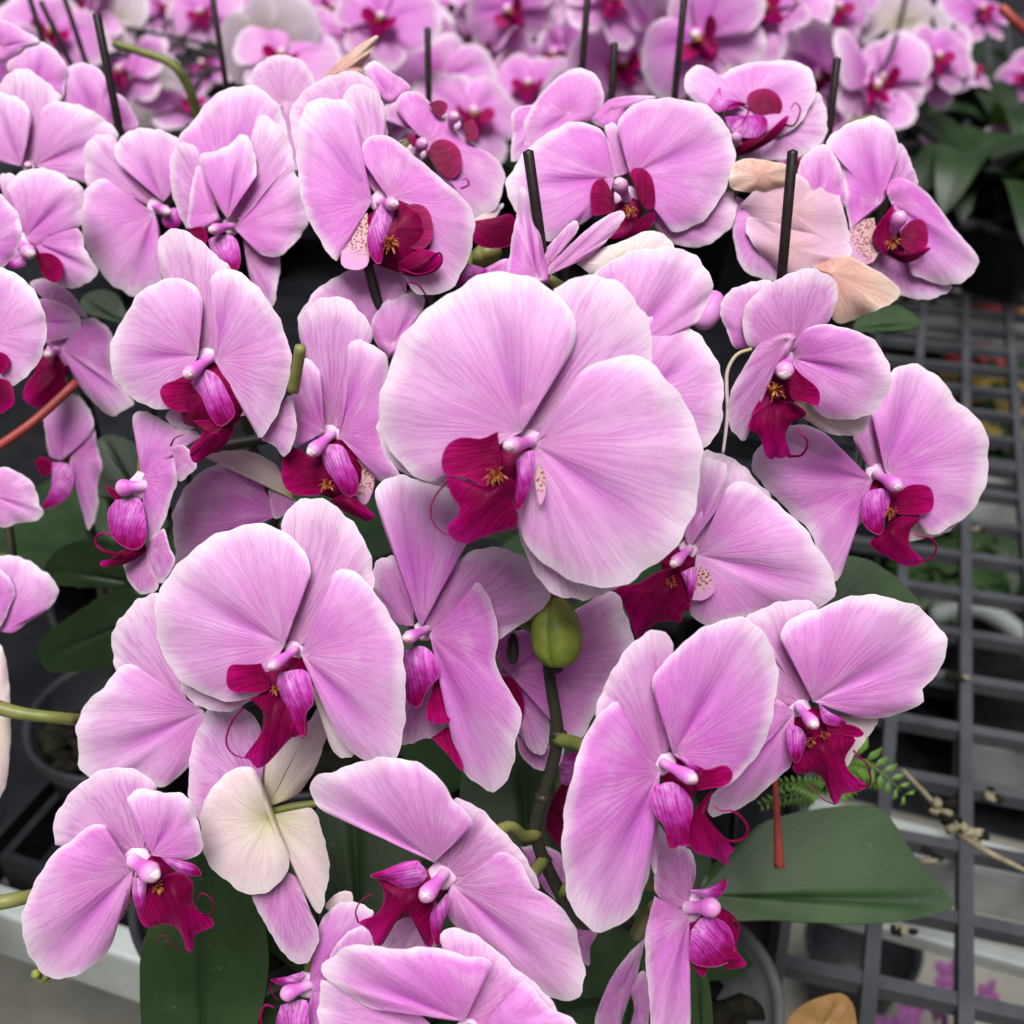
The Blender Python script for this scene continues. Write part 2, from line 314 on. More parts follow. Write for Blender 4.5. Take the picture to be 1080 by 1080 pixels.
F Xb midleft .56 .0 .0 T1 880,250 | bloom showing one round sepal above the folded one
D 900,330: 780,260 820,200 880,175 950,190 990,240 1000,290 960,340 880,340
S@z=-.05 910,420: 890,300 930,295 970,320 990,400 960,520 930,540 900,420
F Y midleft .525 -.12 .05 V1 670,870 | flat open bloom facing aside
P 690,850: 640,800 570,750 510,700 485,640 500,590 550,555 620,540 700,560 765,600 745,700 730,800
D 650,860: 600,860 520,810 470,740 400,760 370,785 358,700 360,620 390,580 440,565 490,590 485,650 520,720 600,780 660,840
P 650,900: 600,880 530,830 470,770 420,755 370,790 345,850 340,940 360,1030 400,1110 450,1180 510,1220 567,1253 640,1220 687,1173 680,1050 670,960
p 725,915: 690,890 750,880 767,920 740,965 690,945
c 40 660,870 720,900
F Z leftback .53 .05 .1 V1 120,700 | bloom with wavy dorsal edge
P 90,700: 80,650 90,600 125,550 130,490 100,430 40,400 -30,390 -80,450 -80,600 0,680
P 150,700: 180,640 185,580 170,500 190,450 250,428 330,445 410,480 470,530 500,580 470,640 420,720 370,770 300,750 220,730
D 120,690: 85,640 100,580 130,530 120,460 60,410 0,390 0,350 40,310 90,290 150,310 210,360 262,420 190,450 175,520 185,620 160,690
c 30 120,700 120,690
F Zb leftback .5 .0 .15 V5 120,240 | deep pink bloom with round dark lip
P@V1 110,1000: 100,880 30,800 60,750 130,712 200,715 290,750 350,800 347,880 330,960 230,1000 150,1040
P 140,220: 230,205 330,165 360,250 400,320 417,350 370,390 300,418 250,395 240,310 180,240
S@z=-.1 60,160: 0,-60 60,-60 110,60 110,160 80,200
d 195,320: 150,270 210,268 255,300 267,350 240,392 190,372
p 70,300: 60,250 30,320 60,332 110,315
c 60 90,235 140,282
F Zc leftback .57 .0 .1 V1 160,330 | overlapping pale bloom near the corner
P 0,200: -60,100 0,82 80,118 165,175 100,200 40,255 -40,260
P 160,360: 30,290 60,230 120,190 180,178 250,230 282,290 275,360 260,420 200,350
P@z=-.08 400,480: 258,340 280,290 330,268 400,280 440,320 460,400 480,480 470,540 380,470 270,430
P@z=-.1 520,520: 485,390 520,410 560,470 582,535 520,575 505,560
F La leftedge .44 .1 .1 V5 -60,200 | petal tip at the left margin
P -60,220: 0,20 40,60 75,100 92,180 75,250 40,300 0,332 -80,300
F Lb leftedge .42 .1 .1 V5 -60,640 | half bloom at the left margin
P -60,620: 0,332 60,350 120,400 165,460 190,540 196,620 175,700 130,770 80,815 40,832 -80,800
d -20,730: -10,680 30,700 42,740 0,778
m 10,860: 0,795 40,810 62,900 40,922 0,945
F Zd backleft .535 .0 .15 V5 240,660 | drooping bloom behind the red stick
D@z=-.02 230,500: 128,395 180,375 250,400 310,450 350,510 372,545 300,500 180,470
P@z=.05 180,560: 165,465 230,470 300,500 340,550 330,600 280,625 200,632
P 260,670: 350,560 390,540 440,570 475,620 470,720 500,820 562,900 530,930 470,952 400,900 340,830 290,740
P@z=-.05 240,660: 190,640 300,600 360,540 330,700 270,740
M 200,820: 190,730 240,720 270,780 282,850 240,880 150,920 100,880 110,820
c 40 230,680 190,700
F Ze backleft .56 .2 .2 V6 280,180 | hanging bloom in the dark gap
P@w=.2 260,180: 215,170 195,80 190,-40 230,-90 280,-110 340,-80 385,-20 392,50 300,150
P 300,170: 390,40 410,120 430,210 410,290 415,380 375,475 350,400 320,300 290,220
d 180,210: 148,190 170,168 212,185 217,230 180,248
p 260,270: 220,190 290,200 312,260 290,330 240,370 178,388 210,320 220,280
F Lc leftlow .5 .1 .1 V6 -40,330 | pale petal above the dark leaves
P -40,330: 0,213 60,225 130,270 160,330 165,370 187,405 160,432 80,446 0,462
F Ld leftlow .5 .1 .1 V6 0,700 | lower pale petal at the left margin
P 0,900: -60,700 15,583 80,590 160,630 220,680 247,740 210,800 120,862 50,910
P@z=.1 -30,770: -10,640 40,680 64,740 40,800 15,862 -20,900
Y@T7,z=.3 -40,150: 0,-120 20,-60 32,100 30,220 15,330 -20,390
"""
# background blooms, farther and out of focus: plant, px, py, span px, yaw, pitch, roll (degrees), form
BACK = """
backa 405 22 112 0 10 0
backa 467 84 104 -5 5 0
backb 505 4 70 30 10 20
backb 527 62 84 35 5 60
backc 594 55 86 -35 5 -10
backd 657 66 100 10 5 5
backd 642 0 104 0 10 -10
backe 740 40 132 -40 0 25
backe 778 14 70 10 5 0
backf 822 12 96 10 0 0
backf 925 20 74 15 5 0
backg 912 92 118 25 15 -25
backg 984 62 92 15 5 -10
backh 1022 76 60 20 15 15
backh 1030 14 74 5 10 0
backi 1085 148 76 0 10 10
backi 1084 78 66 -20 10 0
backj 992 172 84 60 0 15
backk 215 14 76 -25 10 0
backk 196 48 46 60 30 60
backl 20 24 70 10 20 20
backm 285 50 110 160 -20 10
backm 163 100 80 170 -10 40
backm 120 30 90 160 10 10
backn 350 10 80 20 10 -20
backn 330 60 60 40 30 30
backo 560 10 70 -10 0 20
backp 870 60 80 20 10 10
backp 700 5 90 -15 5 10
backq 250 120 70 170 10 0
backr 455 8 60 20 0 0
"""
EXPOSURE = 0.23
import bpy, math, random
import numpy as np
from mathutils import Vector, Matrix
random.seed(7)
SC = bpy.context.scene
COL = SC.collection
F_PX, PHI, HC = 1150.0, math.radians(34.2), 0.62
CAM = Vector((0, 0, HC))
FWD = Vector((0, math.cos(PHI), -math.sin(PHI))); RGT = Vector((1, 0, 0)); UPV = Vector((0, math.sin(PHI), math.cos(PHI)))
VROT = Matrix((RGT, UPV, -FWD)).transposed()

def at(px, py, d):
    """the point seen at (px, py) of the 1080 px photograph at depth d metres"""
    return CAM + (FWD + RGT * ((px - 540) / F_PX) + UPV * ((540 - py) / F_PX)) * d

def seen(p):
    v = p - CAM; d = v.dot(FWD)
    return 540 + v.dot(RGT) / d * F_PX, 540 - v.dot(UPV) / d * F_PX, d

def on_level(px, py, z):
    r = at(px, py, 1) - CAM
    return CAM + r * ((z - HC) / r.z)

# ------------------------------------------------------------------ materials
class NT:
    def __init__(s, name):
        s.m = bpy.data.materials.new(name); s.m.use_nodes = True
        s.t = s.m.node_tree; s.t.nodes.clear()
        s.out = s.n('ShaderNodeOutputMaterial')
    def n(s, typ, **kw):
        nd = s.t.nodes.new(typ)
        for k, v in kw.items(): setattr(nd, k, v)
        return nd
    def l(s, a, b): s.t.links.new(a, b)
    def val(s, sock, v):
        if hasattr(v, 'is_linked') or isinstance(v, bpy.types.NodeSocket): s.l(v, sock)
        else: sock.default_value = v
    def math(s, op, a, b=0.0, c=None, clamp=False):
        nd = s.n('ShaderNodeMath', operation=op, use_clamp=clamp)
        s.val(nd.inputs[0], a); s.val(nd.inputs[1], b)
        if c is not None: s.val(nd.inputs[2], c)
        return nd.outputs[0]
    def sstep(s, x, lo, hi):
        nd = s.n('ShaderNodeMapRange', interpolation_type='SMOOTHSTEP')
        s.val(nd.inputs['Value'], x); nd.inputs['From Min'].default_value = lo; nd.inputs['From Max'].default_value = hi
        return nd.outputs[0]
    def mix(s, f, a, b, mode='MIX'):
        nd = s.n('ShaderNodeMix', data_type='RGBA', blend_type=mode)
        s.val(nd.inputs[0], f)
        for sk, v in ((nd.inputs[6], a), (nd.inputs[7], b)):
            if isinstance(v, tuple): sk.default_value = (*v, 1)
            else: s.l(v, sk)
        return nd.outputs[2]
    def ramp(s, f, stops):
        nd = s.n('ShaderNodeValToRGB'); e = nd.color_ramp.elements
        while len(e) < len(stops): e.new(0.5)
        for el, (p, c) in zip(e, stops): el.position = p; el.color = (*c, 1)
        s.val(nd.inputs[0], f); return nd.outputs[0]
    def noise(s, vec, scale, detail=2, rough=.5):
        nd = s.n('ShaderNodeTexNoise'); nd.inputs['Scale'].default_value = scale
        nd.inputs['Detail'].default_value = detail; nd.inputs['Roughness'].default_value = rough
        if vec is not None: s.l(vec, nd.inputs['Vector'])
        return nd.outputs['Fac']
    def xyz(s, x, y, z):
        nd = s.n('ShaderNodeCombineXYZ')
        for sk, v in zip(nd.inputs, (x, y, z)): s.val(sk, v)
        return nd.outputs[0]
    def pos(s): return s.n('ShaderNodeTexCoord').outputs['Object']
    def bump(s, h, strength, dist):
        nd = s.n('ShaderNodeBump'); nd.inputs['Strength'].default_value = strength; nd.inputs['Distance'].default_value = dist
        s.l(h, nd.inputs['Height']); return nd.outputs[0]
    def bsdf(s, col, rough=.5, spec=.3, normal=None, trans=0.0, tcol=None, **kw):
        b = s.n('ShaderNodeBsdfPrincipled')
        s.val(b.inputs['Base Color'], (*col, 1) if isinstance(col, tuple) else col)
        s.val(b.inputs['Roughness'], rough); b.inputs['Specular IOR Level'].default_value = spec
        for k, v in kw.items(): s.val(b.inputs[k], v)
        if normal is not None: s.l(normal, b.inputs['Normal'])
        o = b.outputs[0]
        if trans:
            t = s.n('ShaderNodeBsdfTranslucent'); s.val(t.inputs[0], tcol if tcol is not None else col)
            if normal is not None: s.l(normal, t.inputs['Normal'])
            mx = s.n('ShaderNodeMixShader'); mx.inputs[0].default_value = trans
            s.l(o, mx.inputs[1]); s.l(t.outputs[0], mx.inputs[2]); o = mx.outputs[0]
        s.l(o, s.out.inputs[0]); return s.m

def pet_attr(t):
    a = t.n('ShaderNodeAttribute', attribute_name='pet')
    x = t.n('ShaderNodeSeparateXYZ'); t.l(a.outputs['Vector'], x.inputs[0])
    b = t.n('ShaderNodeAttribute', attribute_name='mid')
    rnd = t.n('ShaderNodeObjectInfo').outputs['Random']
    return x.outputs[0], x.outputs[1], x.outputs[2], b.outputs['Fac'], rnd

def petal_material(name, stops, deep, rim, vein=.6, rimlo=.84, fresh=(.70, .30, .60), trans=.36):
    t = NT(name); u, r, q, mid, rnd = pet_attr(t)
    w = t.noise(t.xyz(t.math('MULTIPLY', u, .05), t.math('MULTIPLY', r, 2.0), rnd), 2.0, 1)
    ro = t.math('MULTIPLY', rnd, 37.0)
    uw = t.math('ADD', u, t.math('MULTIPLY', w, 5.0))
    v1 = t.noise(t.xyz(t.math('MULTIPLY', uw, .62), t.math('MULTIPLY', r, 1.8), ro), 1.0, 1)
    v2 = t.noise(t.xyz(t.math('MULTIPLY', uw, 1.6), t.math('MULTIPLY', r, 9.0), ro), 1.0, 2)
    fade = t.sstep(r, .25, .75)
    vn = t.math('ADD', t.math('MULTIPLY', v1, t.math('SUBTRACT', 1.0, t.math('MULTIPLY', fade, .5))), t.math('MULTIPLY', v2, t.math('MULTIPLY', fade, .5)))
    vein_f = t.sstep(vn, .42, .62)
    blotch = t.noise(t.xyz(t.math('MULTIPLY', u, .03), t.math('MULTIPLY', r, 1.5), t.math('ADD', ro, 5.0)), 1.6, 3)
    base = t.ramp(q, stops)
    oc = t.n('ShaderNodeObjectInfo').outputs['Color']; ox = t.n('ShaderNodeSeparateColor'); t.l(oc, ox.inputs[0])
    base = t.mix(t.math('MULTIPLY', rnd, .25), base, fresh)
    base = t.mix(t.math('MULTIPLY', t.math('SUBTRACT', 1.0, ox.outputs[0]), 1.0, clamp=True), base, deep)
    base = t.mix(t.math('MULTIPLY', t.math('SUBTRACT', 1.0, ox.outputs[1]), 1.0, clamp=True), base, rim)
    fine = t.noise(t.pos(), 1500, 2, .7)
    base = t.mix(t.math('MULTIPLY', t.sstep(fine, .50, .75), .16), base, rim)
    base = t.mix(t.math('MULTIPLY', t.sstep(fine, .50, .28), .10), base, deep)
    wear = t.noise(t.pos(), 120, 2, .5)
    base = t.mix(t.math('MULTIPLY', t.sstep(wear, .74, .80), .35), base, (.62, .36, .44))
    pale = t.mix(.45, base, rim)
    base = t.mix(t.math('MULTIPLY', t.sstep(blotch, .45, .75), .55), base, pale)
    dp = t.mix(.5, base, deep)
    amt = t.math('MULTIPLY', vein_f, vein)
    base = t.mix(amt, base, dp)
    # the crease along the middle of the petal, deeper in colour
    base = t.mix(t.math('MULTIPLY', t.math('MULTIPLY', mid, .5), t.sstep(r, 1.0, .4)), base, deep)
    edge = t.sstep(t.math('ADD', r, t.math('MULTIPLY', t.math('SUBTRACT', blotch, .5), .22)), rimlo, 1.0)
    edge = t.math('MULTIPLY', edge, t.math('ADD', .62, t.math('MULTIPLY', t.math('SUBTRACT', vn, .5), -.9)), clamp=True)
    thin = t.math('MULTIPLY', t.sstep(r, .955, .995), .75)
    base = t.mix(t.math('MULTIPLY', t.math('MAXIMUM', edge, thin), t.sstep(q, .10, .45)), base, rim)
    nrm = t.bump(t.math('ADD', t.math('MULTIPLY', vn, t.sstep(r, 1.0, .5)), t.math('MULTIPLY', fine, .18)), .34, .0009)
    return t.bsdf(base, .46, .26, nrm, trans, base)

M = {}
PST = [(0, (.78, .50, .76)), (.07, (.70, .24, .60)), (.25, (.71, .18, .635)), (.48, (.735, .265, .68)), (.74, (.78, .41, .73)), (1, (.84, .60, .80))]
M['petal'] = petal_material('petal_pink', PST, (.45, .06, .45), (.89, .82, .87), .52)
SST = [(0, (.74, .46, .66)), (.12, (.66, .27, .56)), (.45, (.66, .28, .62)), (.8, (.70, .40, .68)), (1, (.74, .52, .72))]
M['sepal'] = petal_material('sepal_pink', SST, (.46, .08, .40), (.86, .76, .82), .85, .78, (.70, .34, .58))
CST = [(0, (.46, .50, .16)), (.13, (.64, .60, .38)), (.36, (.76, .65, .60)), (.7, (.78, .62, .68)), (1, (.82, .70, .76))]
M['cream'] = petal_material('petal_back_cream', CST, (.55, .34, .36), (.82, .75, .74), .5, .8, (.74, .62, .56), .3)
WST = [(0, (.66, .34, .32)), (.3, (.70, .42, .36)), (.7, (.74, .55, .46)), (1, (.78, .66, .54))]
M['peach'] = petal_material('petal_fading_peach', WST, (.52, .22, .18), (.80, .68, .56), .95, .85, (.76, .55, .46), .3)

def spotted():
    t = NT('sepal_spotted'); u, r, q, mid, rnd = pet_attr(t)
    v = t.n('ShaderNodeTexVoronoi'); v.inputs['Scale'].default_value = 900; t.l(t.pos(), v.inputs['Vector'])
    dots = t.math('MULTIPLY', t.sstep(v.outputs['Distance'], .48, .30), t.sstep(q, .95, .55))
    base = t.ramp(q, [(0, (.58, .38, .34)), (.5, (.62, .40, .42)), (1, (.68, .32, .62))])
    return t.bsdf(t.mix(dots, base, (.25, .03, .07)), .5, .25, None, .2, base)
M['spot'] = spotted()

def lipmat(name, stops, rimc, rough=.33, mott=0.0, rimw=.9):
    t = NT(name); u, r, q, mid, rnd = pet_attr(t)
    n = t.noise(t.pos(), 260, 4, .6)
    s = t.noise(t.xyz(t.math('MULTIPLY', u, .5), t.math('MULTIPLY', r, 1.5), rnd), 1.0, 2)
    c = t.ramp(t.math('ADD', q, t.math('MULTIPLY', t.math('SUBTRACT', n, .5), mott)), stops)
    c = t.mix(t.math('MULTIPLY', t.sstep(s, .42, .62), .65), c, t.mix(.75, c, (.05, .0, .012)))
    c = t.mix(t.math('MULTIPLY', mid, .45), c, (.07, .0, .015))
    c = t.mix(t.math('MULTIPLY', t.sstep(r, rimw, 1.0), .5), c, rimc)
    return t.bsdf(c, .42, .05, t.bump(t.math('ADD', s, t.math('MULTIPLY', n, .5)), .3, .0008), .06, c)
M['lobe_dark'] = lipmat('lip_crimson', [(0, (.17, .004, .045)), (.3, (.17, .001, .04)), (.8, (.29, .001, .08)), (1, (.33, .003, .11))], (.26, .01, .11), .42)
M['lip'] = lipmat('lip_magenta', [(0, (.09, .001, .02)), (.4, (.17, .001, .045)), (.75, (.28, .001, .09)), (1, (.40, .004, .17))], (.38, .01, .15), .42)
M['lobe_pink'] = lipmat('lobe_violet_pink', [(0, (.62, .24, .58)), (.25, (.53, .10, .47)), (.5, (.42, .035, .32)), (.75, (.31, .008, .16)), (1, (.25, .002, .07))], (.50, .12, .36), .38, .9, .95)

def column_mat():
    t = NT('column_pink'); u, r, q, mid, rnd = pet_attr(t)
    c = t.ramp(q, [(0, (.78, .60, .72)), (.18, (.70, .36, .64)), (.42, (.60, .14, .54)), (.74, (.60, .15, .53)), (.92, (.72, .42, .60)), (1, (.80, .62, .66))])
    n = t.noise(t.pos(), 300, 3)
    return t.bsdf(t.mix(t.math('MULTIPLY', t.sstep(n, .5, .8), .4), c, (.62, .2, .6)), .38, .4, t.bump(n, .15, .0006), .12, c)
M['column'] = column_mat()

def callus_mat():
    t = NT('callus_ochre'); n = t.noise(t.pos(), 520, 3)
    return t.bsdf(t.ramp(n, [(.38, (.16, .01, .02)), (.52, (.36, .11, .02)), (.7, (.56, .32, .07))]), .45, .35)
M['callus'] = callus_mat()

def green_mat(name, a, b, rough=.4, scale=60, spec=.35, coat=0.0):
    t = NT(name); n = t.noise(t.pos(), scale, 4)
    return t.bsdf(t.mix(t.sstep(n, .3, .7), a, b), rough, spec, t.bump(n, .2, .001), 0, None, **({'Coat Weight': coat} if coat else {}))
M['joint'] = green_mat('joint_pale', (.70, .40, .64), (.78, .56, .72), .45, 120)
M['anther'] = green_mat('anther_cap', (.66, .40, .54), (.78, .60, .62), .4, 300)
M['stem'] = green_mat('spike_dark', (.012, .014, .008), (.026, .026, .016), .5)
M['stalk'] = green_mat('flower_stalk_green', (.11, .13, .03), (.20, .20, .06), .45)
def bud_mat():
    t = NT('bud_green'); u, r, q, mid, rnd = pet_attr(t); n = t.noise(t.pos(), 160, 4)
    c = t.mix(t.sstep(n, .3, .7), (.13, .18, .02), (.21, .25, .04))
    c = t.mix(t.math('MULTIPLY', t.sstep(q, .55, 1.0), .6), c, (.34, .36, .09))
    c = t.mix(mid, c, (.06, .08, .012))
    return t.bsdf(c, .45, .3, t.bump(n, .25, .001))
M['bud'] = bud_mat()
M['budpink'] = green_mat('bud_pink', (.45, .14, .42), (.60, .26, .56), .45, 40)
M['stake'] = green_mat('stake_brown', (.010, .006, .006), (.020, .012, .011), .4, 200)
M['redstick'] = green_mat('coral_plastic', (.27, .04, .035), (.36, .065, .055), .45, 50)

def leaf_mat():
    t = NT('orchid_leaf'); u, r, q, mid, rnd = pet_attr(t)
    n = t.noise(t.pos(), 22, 4, .6); d = t.noise(t.pos(), 190, 3, .7)
    st = t.noise(t.xyz(t.math('MULTIPLY', u, .28), t.math('MULTIPLY', r, .8), rnd), 1.0, 2)
    c = t.mix(t.sstep(n, .3, .75), (.014, .034, .010), (.034, .068, .019))
    c = t.mix(t.math('MULTIPLY', st, .4), c, (.030, .056, .024))
    c = t.mix(t.math('MULTIPLY', mid, .6), c, (.012, .028, .012))
    c = t.mix(t.math('MULTIPLY', t.sstep(d, .62, .8), .25), c, (.22, .24, .17))
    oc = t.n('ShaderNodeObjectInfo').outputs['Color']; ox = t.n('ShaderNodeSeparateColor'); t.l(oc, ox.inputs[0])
    c = t.mix(t.math('SUBTRACT', 1.0, ox.outputs[0]), c, (.006, .015, .006))  # object colour darkens the leaf, in place of shade falling on it
    return t.bsdf(c, t.math('ADD', .30, t.math('MULTIPLY', n, .25)), .24, t.bump(st, .15, .001), .08, (.08, .16, .03, 1))
M['leaf'] = leaf_mat()
M['fern'] = green_mat('fern_green', (.06, .13, .02), (.11, .20, .035), .5, 80)
M['moss'] = green_mat('moss_bark', (.004, .004, .003), (.015, .013, .007), .9, 130, .1)

def plain(name, a, b, rough, scale, spec=.3, bump=.1, **kw):
    t = NT(name); n = t.noise(t.pos(), scale, 5, .6)
    return t.bsdf(t.mix(t.sstep(n, .3, .72), a, b), rough, spec, t.bump(n, bump, .002), 0, None, **kw)
M['grid'] = plain('bench_plastic_grey', (.030, .032, .038), (.056, .059, .066), .6, 14, .2, .3)
M['rail'] = plain('bench_rail_pale', (.20, .22, .21), (.34, .37, .36), .42, 9)
M['tray'] = plain('tray_black', (.005, .0055, .007), (.012, .013, .016), .6, 24, .12)
M['blackpot'] = plain('pot_black', (.012, .013, .016), (.026, .027, .032), .45, 30)
M['clearpot'] = plain('pot_clear', (.045, .052, .05), (.11, .12, .115), .4, 14, .5)
M['underbench_shade'] = plain('underbench_shade_black', (.008, .008, .010), (.018, .019, .022), .8, 40, .1)  # near-black colour standing in for the shade below the bench
BSTOPS = [(0, (.66, .40, .36)), (.25, (.68, .42, .50)), (.6, (.68, .42, .60)), (1, (.74, .54, .68))]
OST = [(0, (.26, .29, .09)), (.3, (.36, .36, .20)), (.6, (.46, .40, .38)), (1, (.54, .44, .54))]
M['olive'] = petal_material('petal_back_olive', OST, (.40, .25, .40), (.66, .58, .64), .4, .85, (.48, .36, .44), .3)
M['faded'] = petal_material('petal_faded_pink', BSTOPS, (.56, .24, .38), (.82, .70, .74), .5, .85, (.70, .44, .50), .3)
M['floor'] = plain('floor_concrete', (.15, .145, .125), (.27, .255, .22), .9, 5)
M['grey_box'] = plain('plastic_dark', (.02, .022, .026), (.05, .052, .058), .6, 20)
M['dryleaf'] = plain('leaf_dry', (.15, .075, .025), (.30, .17, .06), .6, 45)
M['twig'] = plain('twig_dry', (.13, .11, .065), (.24, .21, .14), .8, 120)
M['red'] = plain('blossom_red', (.22, .02, .03), (.34, .06, .06), .6, 60)
M['yellow'] = plain('blossom_yellow', (.34, .22, .03), (.48, .34, .10), .6, 60)
M['white'] = plain('blossom_white', (.62, .62, .56), (.72, .72, .68), .6, 60)
M['purple'] = plain('blossom_purple', (.12, .01, .12), (.40, .16, .38), .5, 60)

# ------------------------------------------------------------------ mesh helpers
class MB:
    """collects shapes for one mesh object"""
    def __init__(s): s.v = []; s.f = []; s.pet = []; s.mid = []; s.mi = []; s.mats = []
    def mat(s, key):
        if key not in s.mats: s.mats.append(key)
        return s.mats.index(key)
    def add(s, verts, faces, key, pet=None, mid=None):
        o = len(s.v); k = s.mat(key); n = len(verts)
        s.v += [tuple(v) for v in verts]
        s.f += [tuple(i + o for i in f) for f in faces]; s.mi += [k] * len(faces)
        s.pet += pet if pet is not None else [(0, .5, .5)] * n
        s.mid += mid if mid is not None else [0.0] * n
    def thicken(s, t):
        """gives a sheet a back side and a rim; returns the rim's sharp edges"""
        n = len(s.v); V = np.array(s.v); N = np.zeros_like(V); count = {}
        for f in s.f:
            p = V[list(f)]; nn = np.cross(p[1] - p[0], p[-1] - p[0])
            if len(f) == 4: nn = nn + np.cross(p[2] - p[1], p[0] - p[1]) * .5
            for i in f: N[i] += nn
            for i in range(len(f)):
                e = (f[i], f[(i + 1) % len(f)]); k = tuple(sorted(e)); count.setdefault(k, []).append(e)
        N /= np.linalg.norm(N, axis=1)[:, None] + 1e-15
        s.v = [tuple(v) for v in V + N * t / 2] + [tuple(v) for v in V - N * t / 2]
        F = list(s.f); MI = list(s.mi)
        s.f = F + [tuple(i + n for i in f[::-1]) for f in F]; s.mi = MI + MI
        sharp = set()
        for k, es in count.items():
            if len(es) == 1:
                a, b = es[0]
                s.f.append((b, a, a + n, b + n)); s.mi.append(MI[0])
                sharp.add(k); sharp.add((k[0] + n, k[1] + n))
        s.pet = s.pet + s.pet; s.mid = s.mid + s.mid
        return sharp
    def build(s, name, origin, parent=None, parent_origin=None, smooth=True, thick=0.0):
        rim = s.thicken(thick) if thick else None
        me = bpy.data.meshes.new(name)
        og = Vector(origin)
        me.from_pydata([(v[0] - og.x, v[1] - og.y, v[2] - og.z) for v in s.v], [], s.f)
        for k in s.mats: me.materials.append(M[k])
        me.polygons.foreach_set('material_index', s.mi)
        me.polygons.foreach_set('use_smooth', [smooth] * len(s.f))
        a = me.attributes.new('pet', 'FLOAT_VECTOR', 'POINT'); a.data.foreach_set('vector', np.array(s.pet, dtype=np.float32).ravel())
        a = me.attributes.new('mid', 'FLOAT', 'POINT'); a.data.foreach_set('value', np.array(s.mid, dtype=np.float32))
        me.update()
        if rim:
            sh = me.attributes.new('sharp_edge', 'BOOLEAN', 'EDGE')
            sh.data.foreach_set('value', [tuple(sorted(e.vertices)) in rim for e in me.edges])
        ob = bpy.data.objects.new(name, me); COL.objects.link(ob)
        ob.location = og - Vector(parent_origin) if parent is not None else og
        if parent is not None: ob.parent = parent
        return ob

def empty(name, loc, parent=None, parent_origin=None):
    o = bpy.data.objects.new(name, None); COL.objects.link(o); o.empty_display_size = .02
    o.location = Vector(loc) - Vector(parent_origin) if parent is not None else Vector(loc)
    if parent is not None: o.parent = parent
    return o

def tag(o, label=None, cat=None, group=None, kind=None):
    for k, v in (('label', label), ('category', cat), ('group', group), ('kind', kind)):
        if v: o[k] = v
    return o

def spline(pts, n, closed=False):
    """n+1 points, evenly spaced along a Catmull-Rom curve (centripetal) through pts"""
    P = np.array(pts, dtype=float)
    ext = np.vstack([2 * P[0] - P[1], P, 2 * P[-1] - P[-2]])
    out = []
    for i in range(1, len(ext) - 2):
        p0, p1, p2, p3 = ext[i - 1:i + 3]
        t0 = 0; t1 = t0 + max(np.linalg.norm(p1 - p0), 1e-6) ** .5; t2 = t1 + max(np.linalg.norm(p2 - p1), 1e-6) ** .5; t3 = t2 + max(np.linalg.norm(p3 - p2), 1e-6) ** .5
        for t in np.linspace(t1, t2, 9)[:-1]:
            a1 = (t1 - t) / (t1 - t0) * p0 + (t - t0) / (t1 - t0) * p1
            a2 = (t2 - t) / (t2 - t1) * p1 + (t - t1) / (t2 - t1) * p2
            a3 = (t3 - t) / (t3 - t2) * p2 + (t - t2) / (t3 - t2) * p3
            b1 = (t2 - t) / (t2 - t0) * a1 + (t - t0) / (t2 - t0) * a2
            b2 = (t3 - t) / (t3 - t1) * a2 + (t - t1) / (t3 - t1) * a3
            out.append((t2 - t) / (t2 - t1) * b1 + (t - t1) / (t2 - t1) * b2)
    out.append(P[-1]); out = np.array(out)
    d = np.concatenate([[0], np.cumsum(np.linalg.norm(np.diff(out, axis=0), axis=1))])
    s = np.linspace(0, d[-1], n + 1)
    return np.stack([np.interp(s, d, out[:, k]) for k in range(out.shape[1])], axis=1)

def tube(mb, pts, radii, key, sides=8, n=None, cap=True, q=None):
    P = spline(pts, n or max(6, 4 * len(pts))) if len(pts) > 2 else np.array([np.array(pts[0]) + (np.array(pts[1]) - np.array(pts[0])) * k / (n or 4) for k in range((n or 4) + 1)])
    m = len(P); R = np.interp(np.linspace(0, 1, m), np.linspace(0, 1, len(radii)), radii)
    verts = []; pet = []; faces = []
    T = np.gradient(P, axis=0); T /= np.linalg.norm(T, axis=1)[:, None] + 1e-12
    up = np.array([0.3, .2, .93]); up /= np.linalg.norm(up)
    x = np.cross(up, T[0]); x /= np.linalg.norm(x)
    for i in range(m):
        x = x - T[i] * x.dot(T[i]); x /= np.linalg.norm(x) + 1e-12; y = np.cross(T[i], x)
        for k in range(sides):
            a = 2 * math.pi * k / sides
            verts.append(P[i] + R[i] * (math.cos(a) * x + math.sin(a) * y)); pet.append((k * 3.0, .5, i / (m - 1)))
    for i in range(m - 1):
        for k in range(sides):
            k2 = (k + 1) % sides
            faces.append((i * sides + k, i * sides + k2, (i + 1) * sides + k2, (i + 1) * sides + k))
    if cap:
        for i, sgn in ((0, -1), (m - 1, 1)):
            verts.append(P[i] + T[i] * sgn * R[i] * .5); pet.append((0, .5, i / (m - 1)))
            c = len(verts) - 1
            for k in range(sides):
                k2 = (k + 1) % sides
                faces.append((c, i * sides + k2, i * sides + k) if sgn < 0 else (c, i * sides + k, i * sides + k2))
    mb.add(verts, faces, key, pet)

